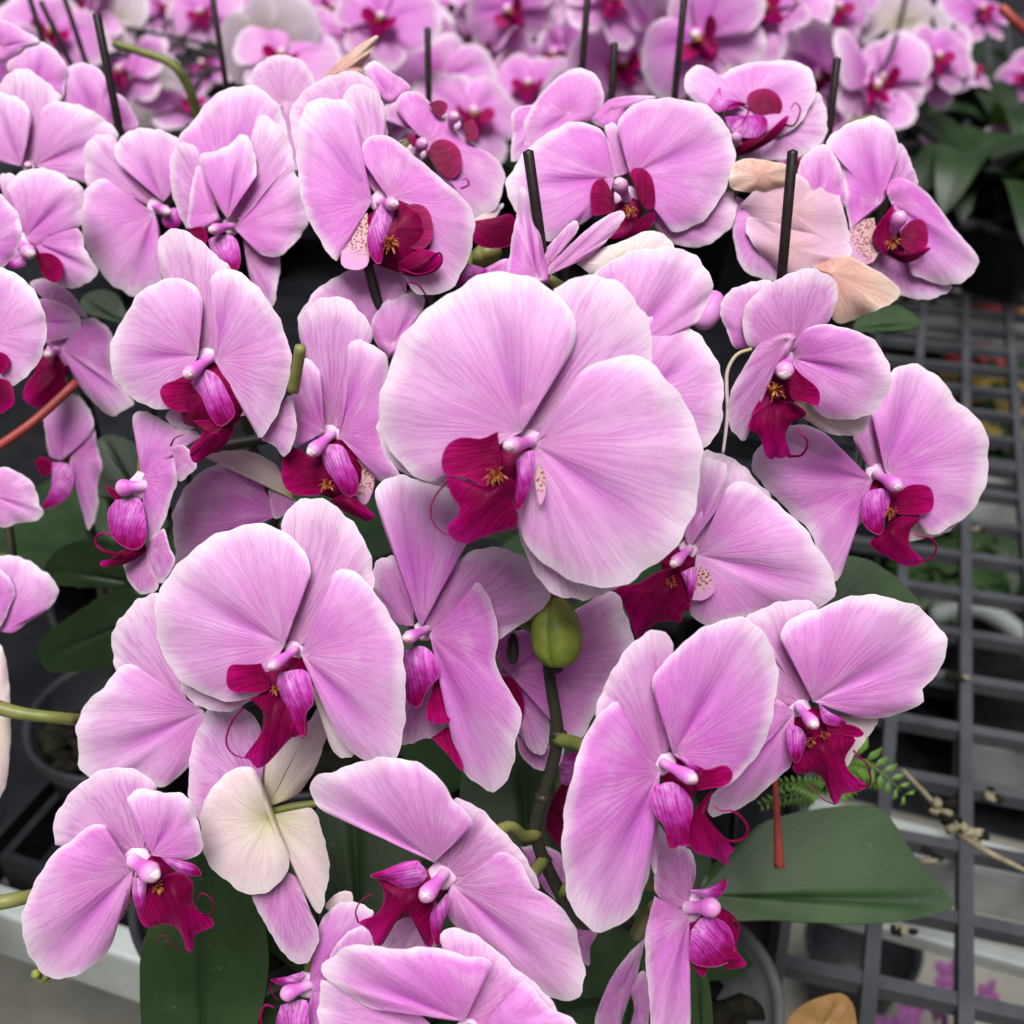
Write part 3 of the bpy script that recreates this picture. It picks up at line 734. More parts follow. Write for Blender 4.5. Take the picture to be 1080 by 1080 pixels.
def blob(mb, c, rx, ry, rz, key, seed=0, rough=.0, n=10, basis=None):
    rnd = random.Random(seed); verts = []; faces = []; pet = []
    ph = [rnd.uniform(0, 6.28) for _ in range(6)]
    for i in range(n + 1):
        th = math.pi * i / n
        for k in range(2 * n):
            a = math.pi * k / n
            d = Vector((math.sin(th) * math.cos(a), math.sin(th) * math.sin(a), math.cos(th)))
            s = 1 + rough * (math.sin(5 * d.x + ph[0]) * math.sin(6 * d.y + ph[1]) + .5 * math.sin(11 * d.z + ph[2]) * math.sin(9 * d.x + ph[3]))
            p = Vector((d.x * rx, d.y * ry, d.z * rz)) * s
            if basis is not None: p = basis @ p
            verts.append(Vector(c) + p); pet.append((a * 10, .5, i / n))
    for i in range(n):
        for k in range(2 * n):
            k2 = (k + 1) % (2 * n)
            faces.append((i * 2 * n + k, (i + 1) * 2 * n + k, (i + 1) * 2 * n + k2, i * 2 * n + k2))
    mb.add(verts, faces, key, pet)

def box(mb, lo, hi, key, M4=None):
    vs = [Vector((x, y, z)) for x in (lo[0], hi[0]) for y in (lo[1], hi[1]) for z in (lo[2], hi[2])]
    if M4 is not None: vs = [M4 @ v for v in vs]
    mb.add(vs, [(0, 1, 3, 2), (4, 6, 7, 5), (0, 4, 5, 1), (2, 3, 7, 6), (0, 2, 6, 4), (1, 5, 7, 3)], key)

def lathe(mb, prof, c, key, n=40):
    verts = [Vector((c[0] + r * math.cos(2 * math.pi * k / n), c[1] + r * math.sin(2 * math.pi * k / n), c[2] + z)) for r, z in prof for k in range(n)]
    faces = [(i * n + k, i * n + (k + 1) % n, (i + 1) * n + (k + 1) % n, (i + 1) * n + k) for i in range(len(prof) - 1) for k in range(n)]
    mb.add(verts, faces, key)

# ------------------------------------------------------------------ petals
DEF = {  # z offset, forward tilt, backward bend, dome : all in flower radii
    'P': (0, .10, -.15, .04), 'D': (-.082, .055, -.12, .02), 'S': (-.13, .05, -.10, .02), 'Q': (-.03, .05, -.06, 0), 'Y': (-.12, .05, -.08, .05), 'W': (0, .10, -.12, .14), 'B': (-.1, .05, -.05, .06), 'O': (-.1, .05, -.05, .06),
    'd': (.09, .20, -.10, -.05), 'p': (.11, .14, -.08, .12), 'm': (.1, .15, -.05, .08), 'M': (.13, .34, -.20, .08), 'L': (0, 0, 0, 0)}
MATK = {'P': 'petal', 'D': 'sepal', 'S': 'sepal', 'Q': 'spot', 'Y': 'cream', 'W': 'peach', 'B': 'faded', 'O': 'olive', 'd': 'lobe_dark', 'p': 'lobe_pink', 'm': 'lip', 'M': 'lip', 'L': 'leaf'}

def inside(p, poly):
    c = False; n = len(poly)
    for i in range(n):
        (x0, y0), (x1, y1) = poly[i], poly[i - 1]
        if (y0 > p[1]) != (y1 > p[1]) and p[0] < (x1 - x0) * (p[1] - y0) / (y1 - y0) + x0: c = not c
    return c

def sheet(mb, kind, outline, base, project, radius_px, mpp, nr, ns, opt, seed):
    """a petal: rays fan out from its claw to the outline; project(x, y, h) lays a point at height h (in radii)"""
    rnd = random.Random(seed)
    z, a, c, dome = DEF[kind]; z = opt.get('z', z); a = opt.get('a', a); c = opt.get('c', c); w = opt.get('w', 0); dome = opt.get('o', dome)
    b = np.array(base, float)
    b0 = b.copy(); ax0 = np.mean(np.array(outline, float), axis=0) - b0; ax0 /= np.linalg.norm(ax0) + 1e-9; px0 = np.array([-ax0[1], ax0[0]])
    first, last = np.array(outline[0], float), np.array(outline[-1], float)
    loop = kind in 'dpmMQWB'
    if loop:
        cen = np.mean(np.array(outline, float), axis=0); nb = b * .55 + cen * .45
        b = nb if inside(nb, outline) else (cen if inside(cen, outline) else b)
    loop = inside(b, outline)
    if loop: O = spline([tuple(p) for p in outline] + [tuple(outline[0])], ns)
    else: O = spline([b + (first - b) * .25] + [tuple(p) for p in outline] + [b + (last - b) * .25], ns)
    D = O - b; L = np.linalg.norm(D, axis=1); Lm = L.max(); it = int(L.argmax()); st = it / ns
    axis = D[it] / Lm; perp = np.array([-axis[1], axis[0]])
    per = np.linalg.norm(np.diff(O, axis=0), axis=1).sum() * mpp * 1000
    ph = [rnd.uniform(0, 6.28) for _ in range(5)]; big = kind in 'PDSYWB'
    amp = (.024 if kind == 'P' else .085 if kind in 'WB' else .016) if big else 0
    k1, k2 = rnd.choice((2, 3)), rnd.choice((5, 7))
    rr = [(j / nr) ** .85 for j in range(1, nr + 1)]
    own = min(1.0, Lm / radius_px)
    h0 = 0
    if loop and kind in 'dpmMQWBO': h0 = a * float((b - b0).dot(ax0)) / Lm + dome + (.10 * math.exp(-(float((b - b0).dot(px0)) / (.16 * Lm)) ** 2) if kind == 'M' else 0)
    verts = [project(b[0], b[1], z + h0 * own)]; pet = [(60.0 + float((b - b0).dot(px0)) * mpp * 2600 if h0 else 0, 0, 0)]; mid = [0.0]
    for r in rr:
        for i in range(ns + 1):
            s = i / ns
            jag = 1 + (.007 * math.sin(s * 41 + ph[0]) + .007 * math.sin(s * 73 + ph[1]) + .006 * math.sin(s * 127 + ph[2])) * r * r * (1 if big else .3)
            p = b + D[i] * r * jag
            q = r * L[i] / Lm
            crease = math.exp(-((s - st) / (.016 if kind == 'L' else .045)) ** 2)
            env = 1.0 if loop else (math.sin(math.pi * min(s, 1)) ** .5 if 0 < s < 1 else 0)
            if loop and kind in 'dpmMQWBO': h = a * float((p - b0).dot(ax0)) / Lm + c * q * q + dome * (1 - r * r)
            else: h = a * q + c * q * q + dome * math.sin(math.pi * r) * env
            if kind == 'M' and loop: h += .10 * math.exp(-(float((p - b0).dot(px0)) / (.16 * Lm)) ** 2) * (1 - r ** 3) - .10 * r ** 4
            h += w * float((p - b).dot(perp)) / Lm
            if big:
                h += amp * r ** 3 * env * (math.sin(2 * math.pi * k1 * s + ph[3]) + .75 * math.sin(2 * math.pi * k2 * s + ph[4]))
                h -= (.034 if kind == 'P' else .012) * crease * math.sin(math.pi * min(r * 1.05, 1))
                h -= .03 * r ** 8 * env
            elif kind == 'L':
                h -= .05 * crease * math.sin(math.pi * r) + .10 * q * q - .06 * abs(s - st) * r
            verts.append(project(p[0], p[1], z + h * own)); 
            if loop and kind in 'dpmMQ':
                ac = float((p - b0).dot(px0)); al = float((p - b0).dot(ax0)) / Lm
                pet.append((60 + (ac * (1 + .25 * math.sin(al * 3))) * mpp * 2600, r, min(1, max(0, .5 * q + .5 * al)))); mid.append(math.exp(-(ac / (.10 * Lm)) ** 2) * (1 - r ** 3) if kind == 'M' else 0.0)
            else:
                pet.append((s * per, r, q)); mid.append(crease * min(1, r * 4) * (1 if kind in 'PL' else .35))
    n1 = ns + 1
    faces = [(0, 1 + i, 2 + i) for i in range(ns)]
    for j in range(nr - 1):
        for i in range(ns):
            faces.append((1 + j * n1 + i, 1 + (j + 1) * n1 + i, 1 + (j + 1) * n1 + i + 1, 1 + j * n1 + i + 1))
    mb.add(verts, faces, MATK[kind], pet, mid)

def parse_opts(tok):
    o = {}; tile = None
    if '@' in tok:
        tok, rest = tok.split('@')
        for x in rest.split(','):
            if '=' in x: k, v = x.split('='); o[k] = float(v)
            else: tile = x
    return tok, tile, o

def pts_of(s, tile):
    x0, y0, k = TILES[tile]
    return [(x0 + float(a) / k, y0 + float(b) / k) for a, b in (t.split(',') for t in s.split())]

flowers = []
for line in FLOWERS.strip().splitlines():
    if line.startswith('F '):
        head, label = line.split(' | ')
        _f, key, plant, d, gx, gy, tile, c = head.split()
        cur = dict(key=key, plant=plant, d=float(d), gx=float(gx), gy=float(gy), tile=tile, c=pts_of(c, tile)[0], label=label.strip(), items=[])
        flowers.append(cur)
    else:
        if ':' in line:
            h, body = line.split(': ')
            tok, b = h.split(' ')
            kind, tile, o = parse_opts(tok); tile = tile or cur['tile']
            cur['items'].append((kind, pts_of(body, tile), pts_of(b, tile)[0], o, None))
        else:
            sp = line.split()
            kind, tile, o = parse_opts(sp[0]); tile = tile or cur['tile']
            cur['items'].append((kind, pts_of(' '.join(sp[2:]), tile), None, o, float(sp[1]) / TILES[tile][2]))

PLANT_NAMES = {}
plants = {}
# ------------------------------------------------------------------ the plants
ORCHID_GROUP = 'potted pink moth orchids crowded on the bench'
PLANT = {  # key: (label, pot, pot position or None)
 'centre': ('pink orchid with the largest round bloom, green bud and bare dark spike in front', 'clearpot'),
 'leftfront': ('pink orchid low in front carrying the cream bloom seen from behind', 'blackpot'),
 'leftmid': ('pink orchid with cut green spike end and edge-on purple pouch bloom', 'blackpot'),
 'rightbench': ('pink orchid beside the open grid with half open cupped bloom and broad leaf', 'blackpot'),
 'midcentre': ('pink orchid with up-facing blooms behind the upright stake over the largest bloom', 'blackpot'),
 'midright': ('pink orchid with broad striped-lip bloom and pointed bud sepals round a leaning stake', 'blackpot'),
 'farright': ('pink orchid with fading peach bloom and sky-facing forked-tendril bloom', 'blackpot'),
 'midleft': ('pink orchid with folded pinched-petal bloom beside a flat open bloom', 'blackpot'),
 'leftback': ('pink orchid with deep pink round-lipped bloom under overlapping pale blooms', 'blackpot'),
 'leftedge': ('pink orchid cut off at the margin with half bloom above coral stick', 'blackpot'),
 'backleft': ('shaded pink orchid with drooping and hanging blooms crossed by coral stick', 'blackpot'),
 'leftlow': ('orchid at the margin with pale lone petals and yellowish hanging sepal', 'blackpot'),
 'neighbour': ('shaded pink orchid half hidden behind the green bud and bare spike', 'blackpot'),
 'backa': ('blurred pink orchid with two face-on blooms behind a short black stake', 'blackpot'),
 'backb': ('blurred pink orchid with tilted dark-lipped blooms near the top', 'blackpot'),
 'backc': ('blurred pale pink orchid just left of the tall stake near the top middle', 'blackpot'),
 'backd': ('blurred pink orchid with bloom crossed by a short dark stake', 'blackpot'),
 'backe': ('blurred pink orchid with a wide shaded bloom turned aside beside tall stake', 'blackpot'),
 'backf': ('blurred pink orchid with small blooms cut by the top edge', 'blackpot'),
 'backg': ('pink orchid with two rounded blooms just above the cup lipped bloom', 'blackpot'),
 'backh': ('small blurred pink orchid blooms before dark shade near top corner', 'blackpot'),
 'backi': ('blurred pink orchid cut by the picture edge above dark leaves', 'blackpot'),
 'backj': ('lone pink orchid bloom seen sideways against dark leaves', 'blackpot'),
 'backk': ('blurred orchid with bright magenta bloom and deep purple bud', 'blackpot'),
 'backl': ('blurred magenta orchid in the far corner behind three thin stakes', 'blackpot'),
 'backm': ('blurred orchid with greenish cream blooms showing their backs', 'blackpot'),
 'backn': ('blurred pale orchid between the greenish cream backs and the peach petal tip', 'blackpot'),
 'backo': ('blurred faint pink orchid at the top edge, left of the tall stake', 'blackpot'),
 'backp': ('blurred pink orchid behind the sky-facing bloom and the stake beside it', 'blackpot'),
 'backq': ('pale orchid bloom turned away on a bent green spike', 'blackpot'),
 'backr': ('blurred pink orchid far back, straight above the lone short black stake', 'blackpot'),
}
SUB = {'P': 'petal', 'D': 'dorsal_sepal', 'S': 'lateral_sepal', 'Q': 'lateral_sepal', 'Y': 'lateral_sepal', 'W': 'lateral_sepal', 'B': 'petal',
       'd': 'lip_lobe', 'p': 'lip_lobe', 'm': 'lip_lobe', 'g': 'flower_stalk', 'e': 'lateral_sepal'}
for fl in flowers: plants.setdefault(fl['plant'], dict(fl=[], back=[]))['fl'].append(fl)
for ln in BACK.strip().splitlines():
    k, *v = ln.split(); plants.setdefault(k, dict(fl=[], back=[]))['back'].append([float(x) for x in v])

BLOOM = 0.112
rx = random.Random(21)
for k in list(plants):
    if k in ('backa', 'backb', 'backc', 'backd', 'backe', 'backf', 'backg', 'backo', 'backp', 'backr', 'backn', 'backk'):
        b0 = plants[k]['back'][0]
        for q in range(3):
            plants[k]['back'].append([b0[0] + rx.uniform(-62, 62), b0[1] + rx.uniform(-34, 42), b0[2] * rx.uniform(.82, 1.0), rx.choice((-60, -35, 30, 60, 165, 15)), rx.uniform(-10, 20), rx.uniform(-40, 40)])
for px, py, sp in ((55, 35, 100), (135, 78, 92), (195, 112, 90), (300, 62, 112), (345, 112, 104), (430, 112, 96), (495, 122, 108), (560, 92, 96), (600, 124, 100), (520, 60, 92), (700, 92, 104), (855, 172, 100), (820, 58, 100), (905, 120, 96), (760, 78, 100), (20, 75, 108), (100, 20, 90)):
    k = min((k for k in plants if plants[k]['back'] and k not in ('backj', 'backi', 'backq', 'backh')), key=lambda k: abs(plants[k]['back'][0][0] - px) + rx.uniform(0, 25))
    plants[k]['back'].append([px, py, sp, rx.choice((-50, -30, 0, 25, 45)), rx.uniform(-15, 15), rx.uniform(-40, 40)])
for q in range(34):
    px, py = rx.uniform(-10, 985), rx.uniform(-25, 95)
    k = min((k for k in plants if plants[k]['back'] and k not in ('backj', 'backi', 'backq', 'backh')), key=lambda k: abs(plants[k]['back'][0][0] - px) + rx.uniform(0, 25))
    plants[k]['back'].append([px, py, rx.uniform(74, 96), rx.choice((-50, -25, 0, 20, 45, 165)), rx.uniform(-10, 20), rx.uniform(-40, 40)])
for k, p in plants.items():
    pts = []
    for fl in p['fl']:
        x, y = fl['c']; pts.append(at(x, y, fl['d'] + .05))
    for b in p['back']:
        d = min(1.75, max(.62, BLOOM * F_PX / b[2])); b.append(d); pts.append(at(b[0], b[1], d + .03))
    p['pts'] = pts
    m = sum(pts, Vector()) / len(pts)
    p['pot'] = Vector((m.x, m.y + .02, 0))
plants['centre']['pot'] = on_level(700, 1050, .105) * 1; plants['centre']['pot'].z = 0
plants['rightbench']['pot'] = Vector((.085, .50, 0))
plants['leftedge']['pot'] = at(-300, 500, .6); plants['leftlow']['pot'] = at(-330, 800, .55); plants['leftfront']['pot'] = on_level(262, 975, .08)
for q in ('leftedge', 'leftlow', 'leftfront'): plants[q]['pot'].z = 0
fixed = {'centre', 'rightbench', 'leftedge', 'leftlow', 'leftfront'}
PK = list(plants)
for it in range(120):            # pots stand side by side, not inside one another
    for i, a in enumerate(PK):
        for b in PK[i + 1:]:
            d = plants[b]['pot'] - plants[a]['pot']; l = max(d.length, 1e-4)
            if l < .126:
                s = d / l * (.126 - l) * .5
                if a not in fixed: plants[a]['pot'] -= s
                if b not in fixed: plants[b]['pot'] += s

def stalk(mb, a, b, r0=.0022, r1=.0026, key='stalk', sag=.008):
    m = (a + b) / 2 + Vector((0, .004, sag))
    tube(mb, [a, a + (m - a) * .5 + Vector((0, 0, .002)), m, b], [r0, r1], key, 7)

def build_flower(fl, root, origin):
    D, (cx, cy) = fl['d'], fl['c']
    rp = max([max(math.hypot(x - b[0], y - b[1]) for x, y in o) for k, o, b, _o, _w in fl['items'] if k in 'PDSYB' and b is not None] + [40])
    rp = min(rp, .058 * F_PX / D); mpp = D / F_PX; R = rp * mpp
    def project(x, y, h): return at(x, y, D - (fl['gx'] * (x - cx) + fl['gy'] * (cy - y)) * mpp - h * R)
    ctr = at(cx, cy, D)
    e = empty('flower', ctr, root, origin); e['label'] = fl['label']
    tr = random.Random(sum(ord(c) * 7 for c in fl['key']) + 3); tv = tr.uniform(-.20, .16)
    tone = (1 - max(0, tv), 1 - max(0, -tv), 1, 1)
    lip = MB(); big = rp > 70
    for n, (k, o, b, opt, w) in enumerate(fl['items']):
        seed = hash((fl['key'], n)) if False else sum(ord(c) for c in fl['key']) * 31 + n
        if k in 'PDSQYWBdpm':
            mb = MB(); small = k in 'dpmQ'
            sheet(mb, k, o, b, project, rp, mpp, 8 if small else (16 if big else 12), 30 if small else (72 if big else 52), opt, seed)
            mb.build(SUB[k], ctr, e, ctr, True, .00045 if k in 'PDSYWB' else .0006).color = tone
        elif k == 'M':
            sheet(lip, k, o, b, project, rp, mpp, 9, 44, opt, seed)
        elif k == 't':
            z = opt.get('z', .30); m = len(o)
            tube(lip, [project(x, y, z + .08 * math.sin(i / max(1, m - 1) * 3.0)) for i, (x, y) in enumerate(o)], [w / 2 * mpp, w * .42 * mpp, w * .2 * mpp], 'lip', 7, 4 * m)
        elif k in 'eg':
            mb = MB(); z0 = .06 if k == 'e' else -.1
            tube(mb, [project(x, y, z0) for x, y in o], [w * .8 * mpp, w * mpp, w * .8 * mpp], 'cream' if k == 'e' else 'stalk', 8)
            mb.build(SUB[k], ctr, e, ctr)
        elif k == 'c':
            mb = MB(); (x0, y0), (x1, y1) = o; x1, y1 = x0 + (x1 - x0) * .93, y0 + (y1 - y0) * .93; ww = w / 2 * mpp * 1.08
            l = max(math.hypot(x1 - x0, y1 - y0), 1e-3); dx, dy = (x1 - x0) / l, (y1 - y0) / l
            ww *= .92
            P = [project(x0 - dx * w * .25, y0 - dy * w * .25, -.02), project(x0 + dx * w * .1, y0 + dy * w * .1, .05), project((x0 + x1) / 2, (y0 + y1) / 2, .15), project(x1 - dx * w * .25, y1 - dy * w * .25, .21), project(x1 - dx * w * .05, y1 - dy * w * .05, .19)]
            tube(mb, P, [ww * .74, ww * .72, ww * .70, ww * .80, ww * 1.05, ww * 1.12, ww * .55], 'column', 18, 30)
            cp = project(x1 - dx * w * .22, y1 - dy * w * .22, .235)
            blob(mb, cp, ww * .80, ww * .66, ww * .62, 'anther', 4, .12, 8, VROT)
            blob(mb, project(x0 - dx * w * .1, y0 - dy * w * .1, -.075), ww * 1.9, ww * 1.9, ww * .7, 'joint', 1, .08, 8, VROT)
            mb.build('column', ctr, e, ctr)
        elif k == 'k':
            rnd = random.Random(seed); (x, y) = o[0]; r = w * mpp
            c0 = project(x, y, .13)
            blob(lip, c0, r * .48, r * .42, r * .4, 'callus', seed, .3, 8)
            for q in range(26):
                a = rnd.uniform(0, 6.28); rr = rnd.uniform(.3, 1.25) * w
                p1 = project(x + math.cos(a) * rr * .3, y + math.sin(a) * rr * .3, .16); p2 = project(x + math.cos(a) * rr, y + math.sin(a) * rr * .9, .19 + rnd.uniform(-.02, .05))
                tube(lip, [p1, (Vector(p1) + Vector(p2)) / 2 + Vector((0, 0, .001)), p2], [r * .09, r * .07, r * .03], 'callus', 5, 4)
    cc = [o for k, o, *_ in fl['items'] if k == 'c']; bm = [b for k, o, b, *_ in fl['items'] if k == 'M']
    if lip.v and cc and bm:
        (x0, y0), (x1, y1) = cc[0]; bx, by = bm[0]; l = math.hypot(bx - x0, by - y0)
        if l < rp * .8:
            rr = max(9, l * .5) * mpp
            blob(lip, project(x0 * .5 + bx * .5, y0 * .5 + by * .5, -.06), rr, rr, rr * .6, 'lobe_dark', 2, .1, 8, VROT)
    if lip.v: lip.build('lip', ctr, e, ctr)
    return e, ctr, R

# generic bloom for the far rows, drawn in its own frame (x right, y up, z to the front; 1 = petal length)
GP = [(.06, .10), (.14, .34), (.34, .58), (.62, .66), (.88, .50), (1.0, .16), (.98, -.16), (.82, -.44), (.54, -.56), (.28, -.40), (.10, -.12)]
GD = [(.10, .16), (.30, .30), (.58, .36), (.82, .28), (.97, .10), (1.0, -.04), (.90, -.24), (.64, -.35), (.32, -.30), (.10, -.15)]
def generic_bloom(seed, back=False):
    rnd = random.Random(seed); parts = []
    def proj(x, y, h): return Vector((x, y, h))
    def turn(pts, ang, sc, flip=1):
        c, s = math.cos(ang), math.sin(ang)
        return [((x * c - y * flip * s) * sc, (x * s + y * flip * c) * sc) for x, y in pts]
    j = lambda: rnd.uniform(-.1, .1)
    for kind, pts, ang, sc, flip in (('D', GD, math.pi / 2 + j(), .92, 1), ('S', GD, math.radians(-128) + j(), .9, 1), ('S', GD, math.radians(-52) + j(), .9, 1), ('P', GP, math.radians(14) + j(), 1.0, 1), ('P', GP, math.radians(166) + j(), 1.0, -1)):
        mb = MB(); o = turn(pts, ang, sc * rnd.uniform(.95, 1.04), flip)
        if flip < 0: o = o[::-1]
        kk = kind if not back else 'O'
        zz = {'D': -.06, 'S': -.1, 'P': .0}[kind] * (-1 if back else 1)
        sheet(mb, kk, o, (0, 0), proj, 1.0, .05, 9, 36, {'z': zz, 'a': rnd.uniform(.05, .2), 'c': rnd.uniform(-.28, -.1)}, seed * 7 + len(parts))
        parts.append((mb, SUB[kind]))
    if not back:
        lip = MB()
        sheet(lip, 'M', [(.08, -.04), (.12, -.2), (.17, -.28), (.11, -.33), (.05, -.44), (-.05, -.44), (-.11, -.33), (-.17, -.28), (-.12, -.2), (-.08, -.04)], (0, -.02), proj, 1, .05, 6, 28, {'a': .1}, 3)
        for s in (1, -1): tube(lip, [(s * .03, -.5, .26), (s * .12, -.55, .34), (s * .2, -.48, .4), (s * .17, -.4, .42)], [.02, .008], 'lip', 6)
        blob(lip, (0, -.12, .2), .06, .05, .06, 'callus', 3, .2, 6)
        parts.append((lip, 'lip'))
        for s in (1, -1):
            mb = MB(); o = [(s * x, y) for x, y in ((.10, -.02), (.26, .04), (.34, -.06), (.30, -.22), (.16, -.26), (.06, -.18))]
            sheet(mb, 'd', o, (0, -.06), proj, 1, .05, 6, 24, {'a': .5, 'c': .1}, 5)
            parts.append((mb, 'lip_lobe'))
        mb = MB(); tube(mb, [(0, .06, 0), (0, .02, .12), (0, -.06, .26)], [.07, .08, .1, .06], 'column', 10)
        parts.append((mb, 'column'))
    return parts
PROTO = {}
def place_generic(root, origin, b, idx, label=None):
    px, py, span, yaw, pitch, roll, d = b
    rj = random.Random(idx * 17 + int(px)); yaw += rj.uniform(-28, 28); pitch += rj.uniform(-8, 26); roll += rj.uniform(-25, 25); span *= rj.uniform(.92, 1.12)
    back = abs(yaw) > 120
    yw = math.radians(yaw - 180 if back and yaw > 0 else yaw)
    key = ('back', idx % 2) if back else ('front', (idx + int(px)) % 6)
    R = d / F_PX * span * .54
    c = at(px, py, d)
    rot = (VROT @ Matrix.Rotation(math.radians(roll), 3, 'Z') @ Matrix.Rotation(math.radians(-pitch), 3, 'X') @ Matrix.Rotation(yw, 3, 'Y'))
    e = empty('flower', c, root, origin); e.rotation_euler = rot.to_euler(); e.scale = (R, R, R)
    if key not in PROTO:
        PROTO[key] = [(mb.build(nm, (0, 0, 0), e, (0, 0, 0)).data, nm) for mb, nm in generic_bloom(11 + idx, back)]
    else:
        for me, nm in PROTO[key]:
            o = bpy.data.objects.new(nm, me); COL.objects.link(o); o.parent = e
    tv = rj.uniform(-.08, .48)
    for o in e.children: o.color = (1 - max(0, tv), 1 - max(0, -tv), 1, 1)
    return c, R

def pot(root, org, kind, r=.058, h=.105):
    mb = MB()
    lathe(mb, [(r * .70, .002), (r * .74, .002), (r * .93, h * .86), (r * .97, h * .87), (r * 1.02, h * .90), (r * 1.03, h), (r * .97, h * 1.005), (r * .94, h * .97), (r * .90, h * .80), (r * .2, h * .70)], org, kind, 44)
    p = mb.build('pot', org, root, org)
    mb = MB(); rnd = random.Random(int(org[0] * 1000) + 5)
    for q in range(46):
        a = rnd.uniform(0, 6.28); rr = r * .86 * rnd.random() ** .5
        blob(mb, (org[0] + math.cos(a) * rr, org[1] + math.sin(a) * rr, org[2] + h * .80 + rnd.uniform(0, .008)), rnd.uniform(.006, .014), rnd.uniform(.005, .011), rnd.uniform(.004, .008), 'moss', q, .3, 4)
    mb.build('bark_filling', org, p, org)

def arching_leaf(mb, base, ang, length, width, rise, seed):
    rnd = random.Random(seed); n, m = 14, 8
    d = Vector((math.cos(ang), math.sin(ang), 0)); s = Vector((-d.y, d.x, 0)); verts = []; pet = []; mid = []
    for i in range(n + 1):
        t = i / n
        c = base + d * length * (t - .12 * t * t) + Vector((0, 0, rise * length * (1.5 * t - 1.5 * t * t) + .01))
        w = width * .5 * max(.03, math.sin(math.pi * min(1, .16 + t * .84)) ** .6) * (1 if t < .97 else .6)
        for k in range(m + 1):
            v = k / m * 2 - 1
            verts.append(c + s * v * w + Vector((0, 0, .18 * w * abs(v) + .02 * w * math.sin(9 * t + seed)))); pet.append((v * width * 500 + 50, .5 + .4 * t, t)); mid.append(math.exp(-(v / .10) ** 2))
    faces = [(i * (m + 1) + k, (i + 1) * (m + 1) + k, (i + 1) * (m + 1) + k + 1, i * (m + 1) + k + 1) for i in range(n) for k in range(m)]
    mb.add(verts, faces, 'leaf', pet, mid)

LEAVES = {  # leaves the photograph shows, traced: depth, gx, gy, tile base: outline
 'rightbench': [(.545, 0, -.45, 'T11', '-160,590', '-100,480 0,390 80,320 200,282 350,256 470,250 530,262 570,300 620,370 700,500 770,570 818,632 760,660 650,685 450,702 250,694 100,686 0,690 -120,680'),
                (.56, 0, -.35, 'PX', '850,665', '865,610 890,588 912,590 935,602 955,620 970,640 945,665'),
                (.64, 0, -.5, 'PX', '890,347', '900,337 930,325 945,323 960,330 972,343 940,350')],
 'leftfront': [(.47, 0, .1, 'PX', '215,1190', '158,1120 148,1050 150,1000 165,960 180,915 215,900 255,925 280,975 283,1030 272,1080 255,1130'),
               (.50, 0, -.2, 'PX', '380,1010', '332,960 330,900 340,840 390,830 430,860 445,920 430,980')],
 'centre': [(.50, 0, -.2, 'PX', '560,970', '500,900 485,830 500,785 555,755 600,790 608,880'),
            (.50, .1, -.1, 'PX', '655,1120', '600,1090 606,1010 640,968 690,962 705,1040 690,1090'),
            (.47, 0, .1, 'PX', '742,1130', '725,1080 726,1020 738,1012 751,1060')],
 'leftlow': [(.58, 0, .35, 'PX', '170,620', '50,612 52,588 85,570 118,573 138,590 134,612 95,636'),
             (.58, 0, .3, 'PX', '175,640', '135,622 90,640 40,682 50,706 110,702 155,680')],
 'backleft': [(.64, 0, -.3, 'PX', '140,345', '85,327 90,312 110,306 127,315 125,332'),
              (.62, 0, -.3, 'PX', '152,530', '100,520 96,480 110,460 142,468 152,490')],
}
STEM = {'centre': ('T8', [(672, 215, .405), (655, 290, .408), (668, 400, .41), (685, 520, .412), (668, 620, .415), (636, 720, .418), (612, 820, .42), (640, 920, .425), (690, 1020, .43), (740, 1110, .44)], 20)}
roots = {}
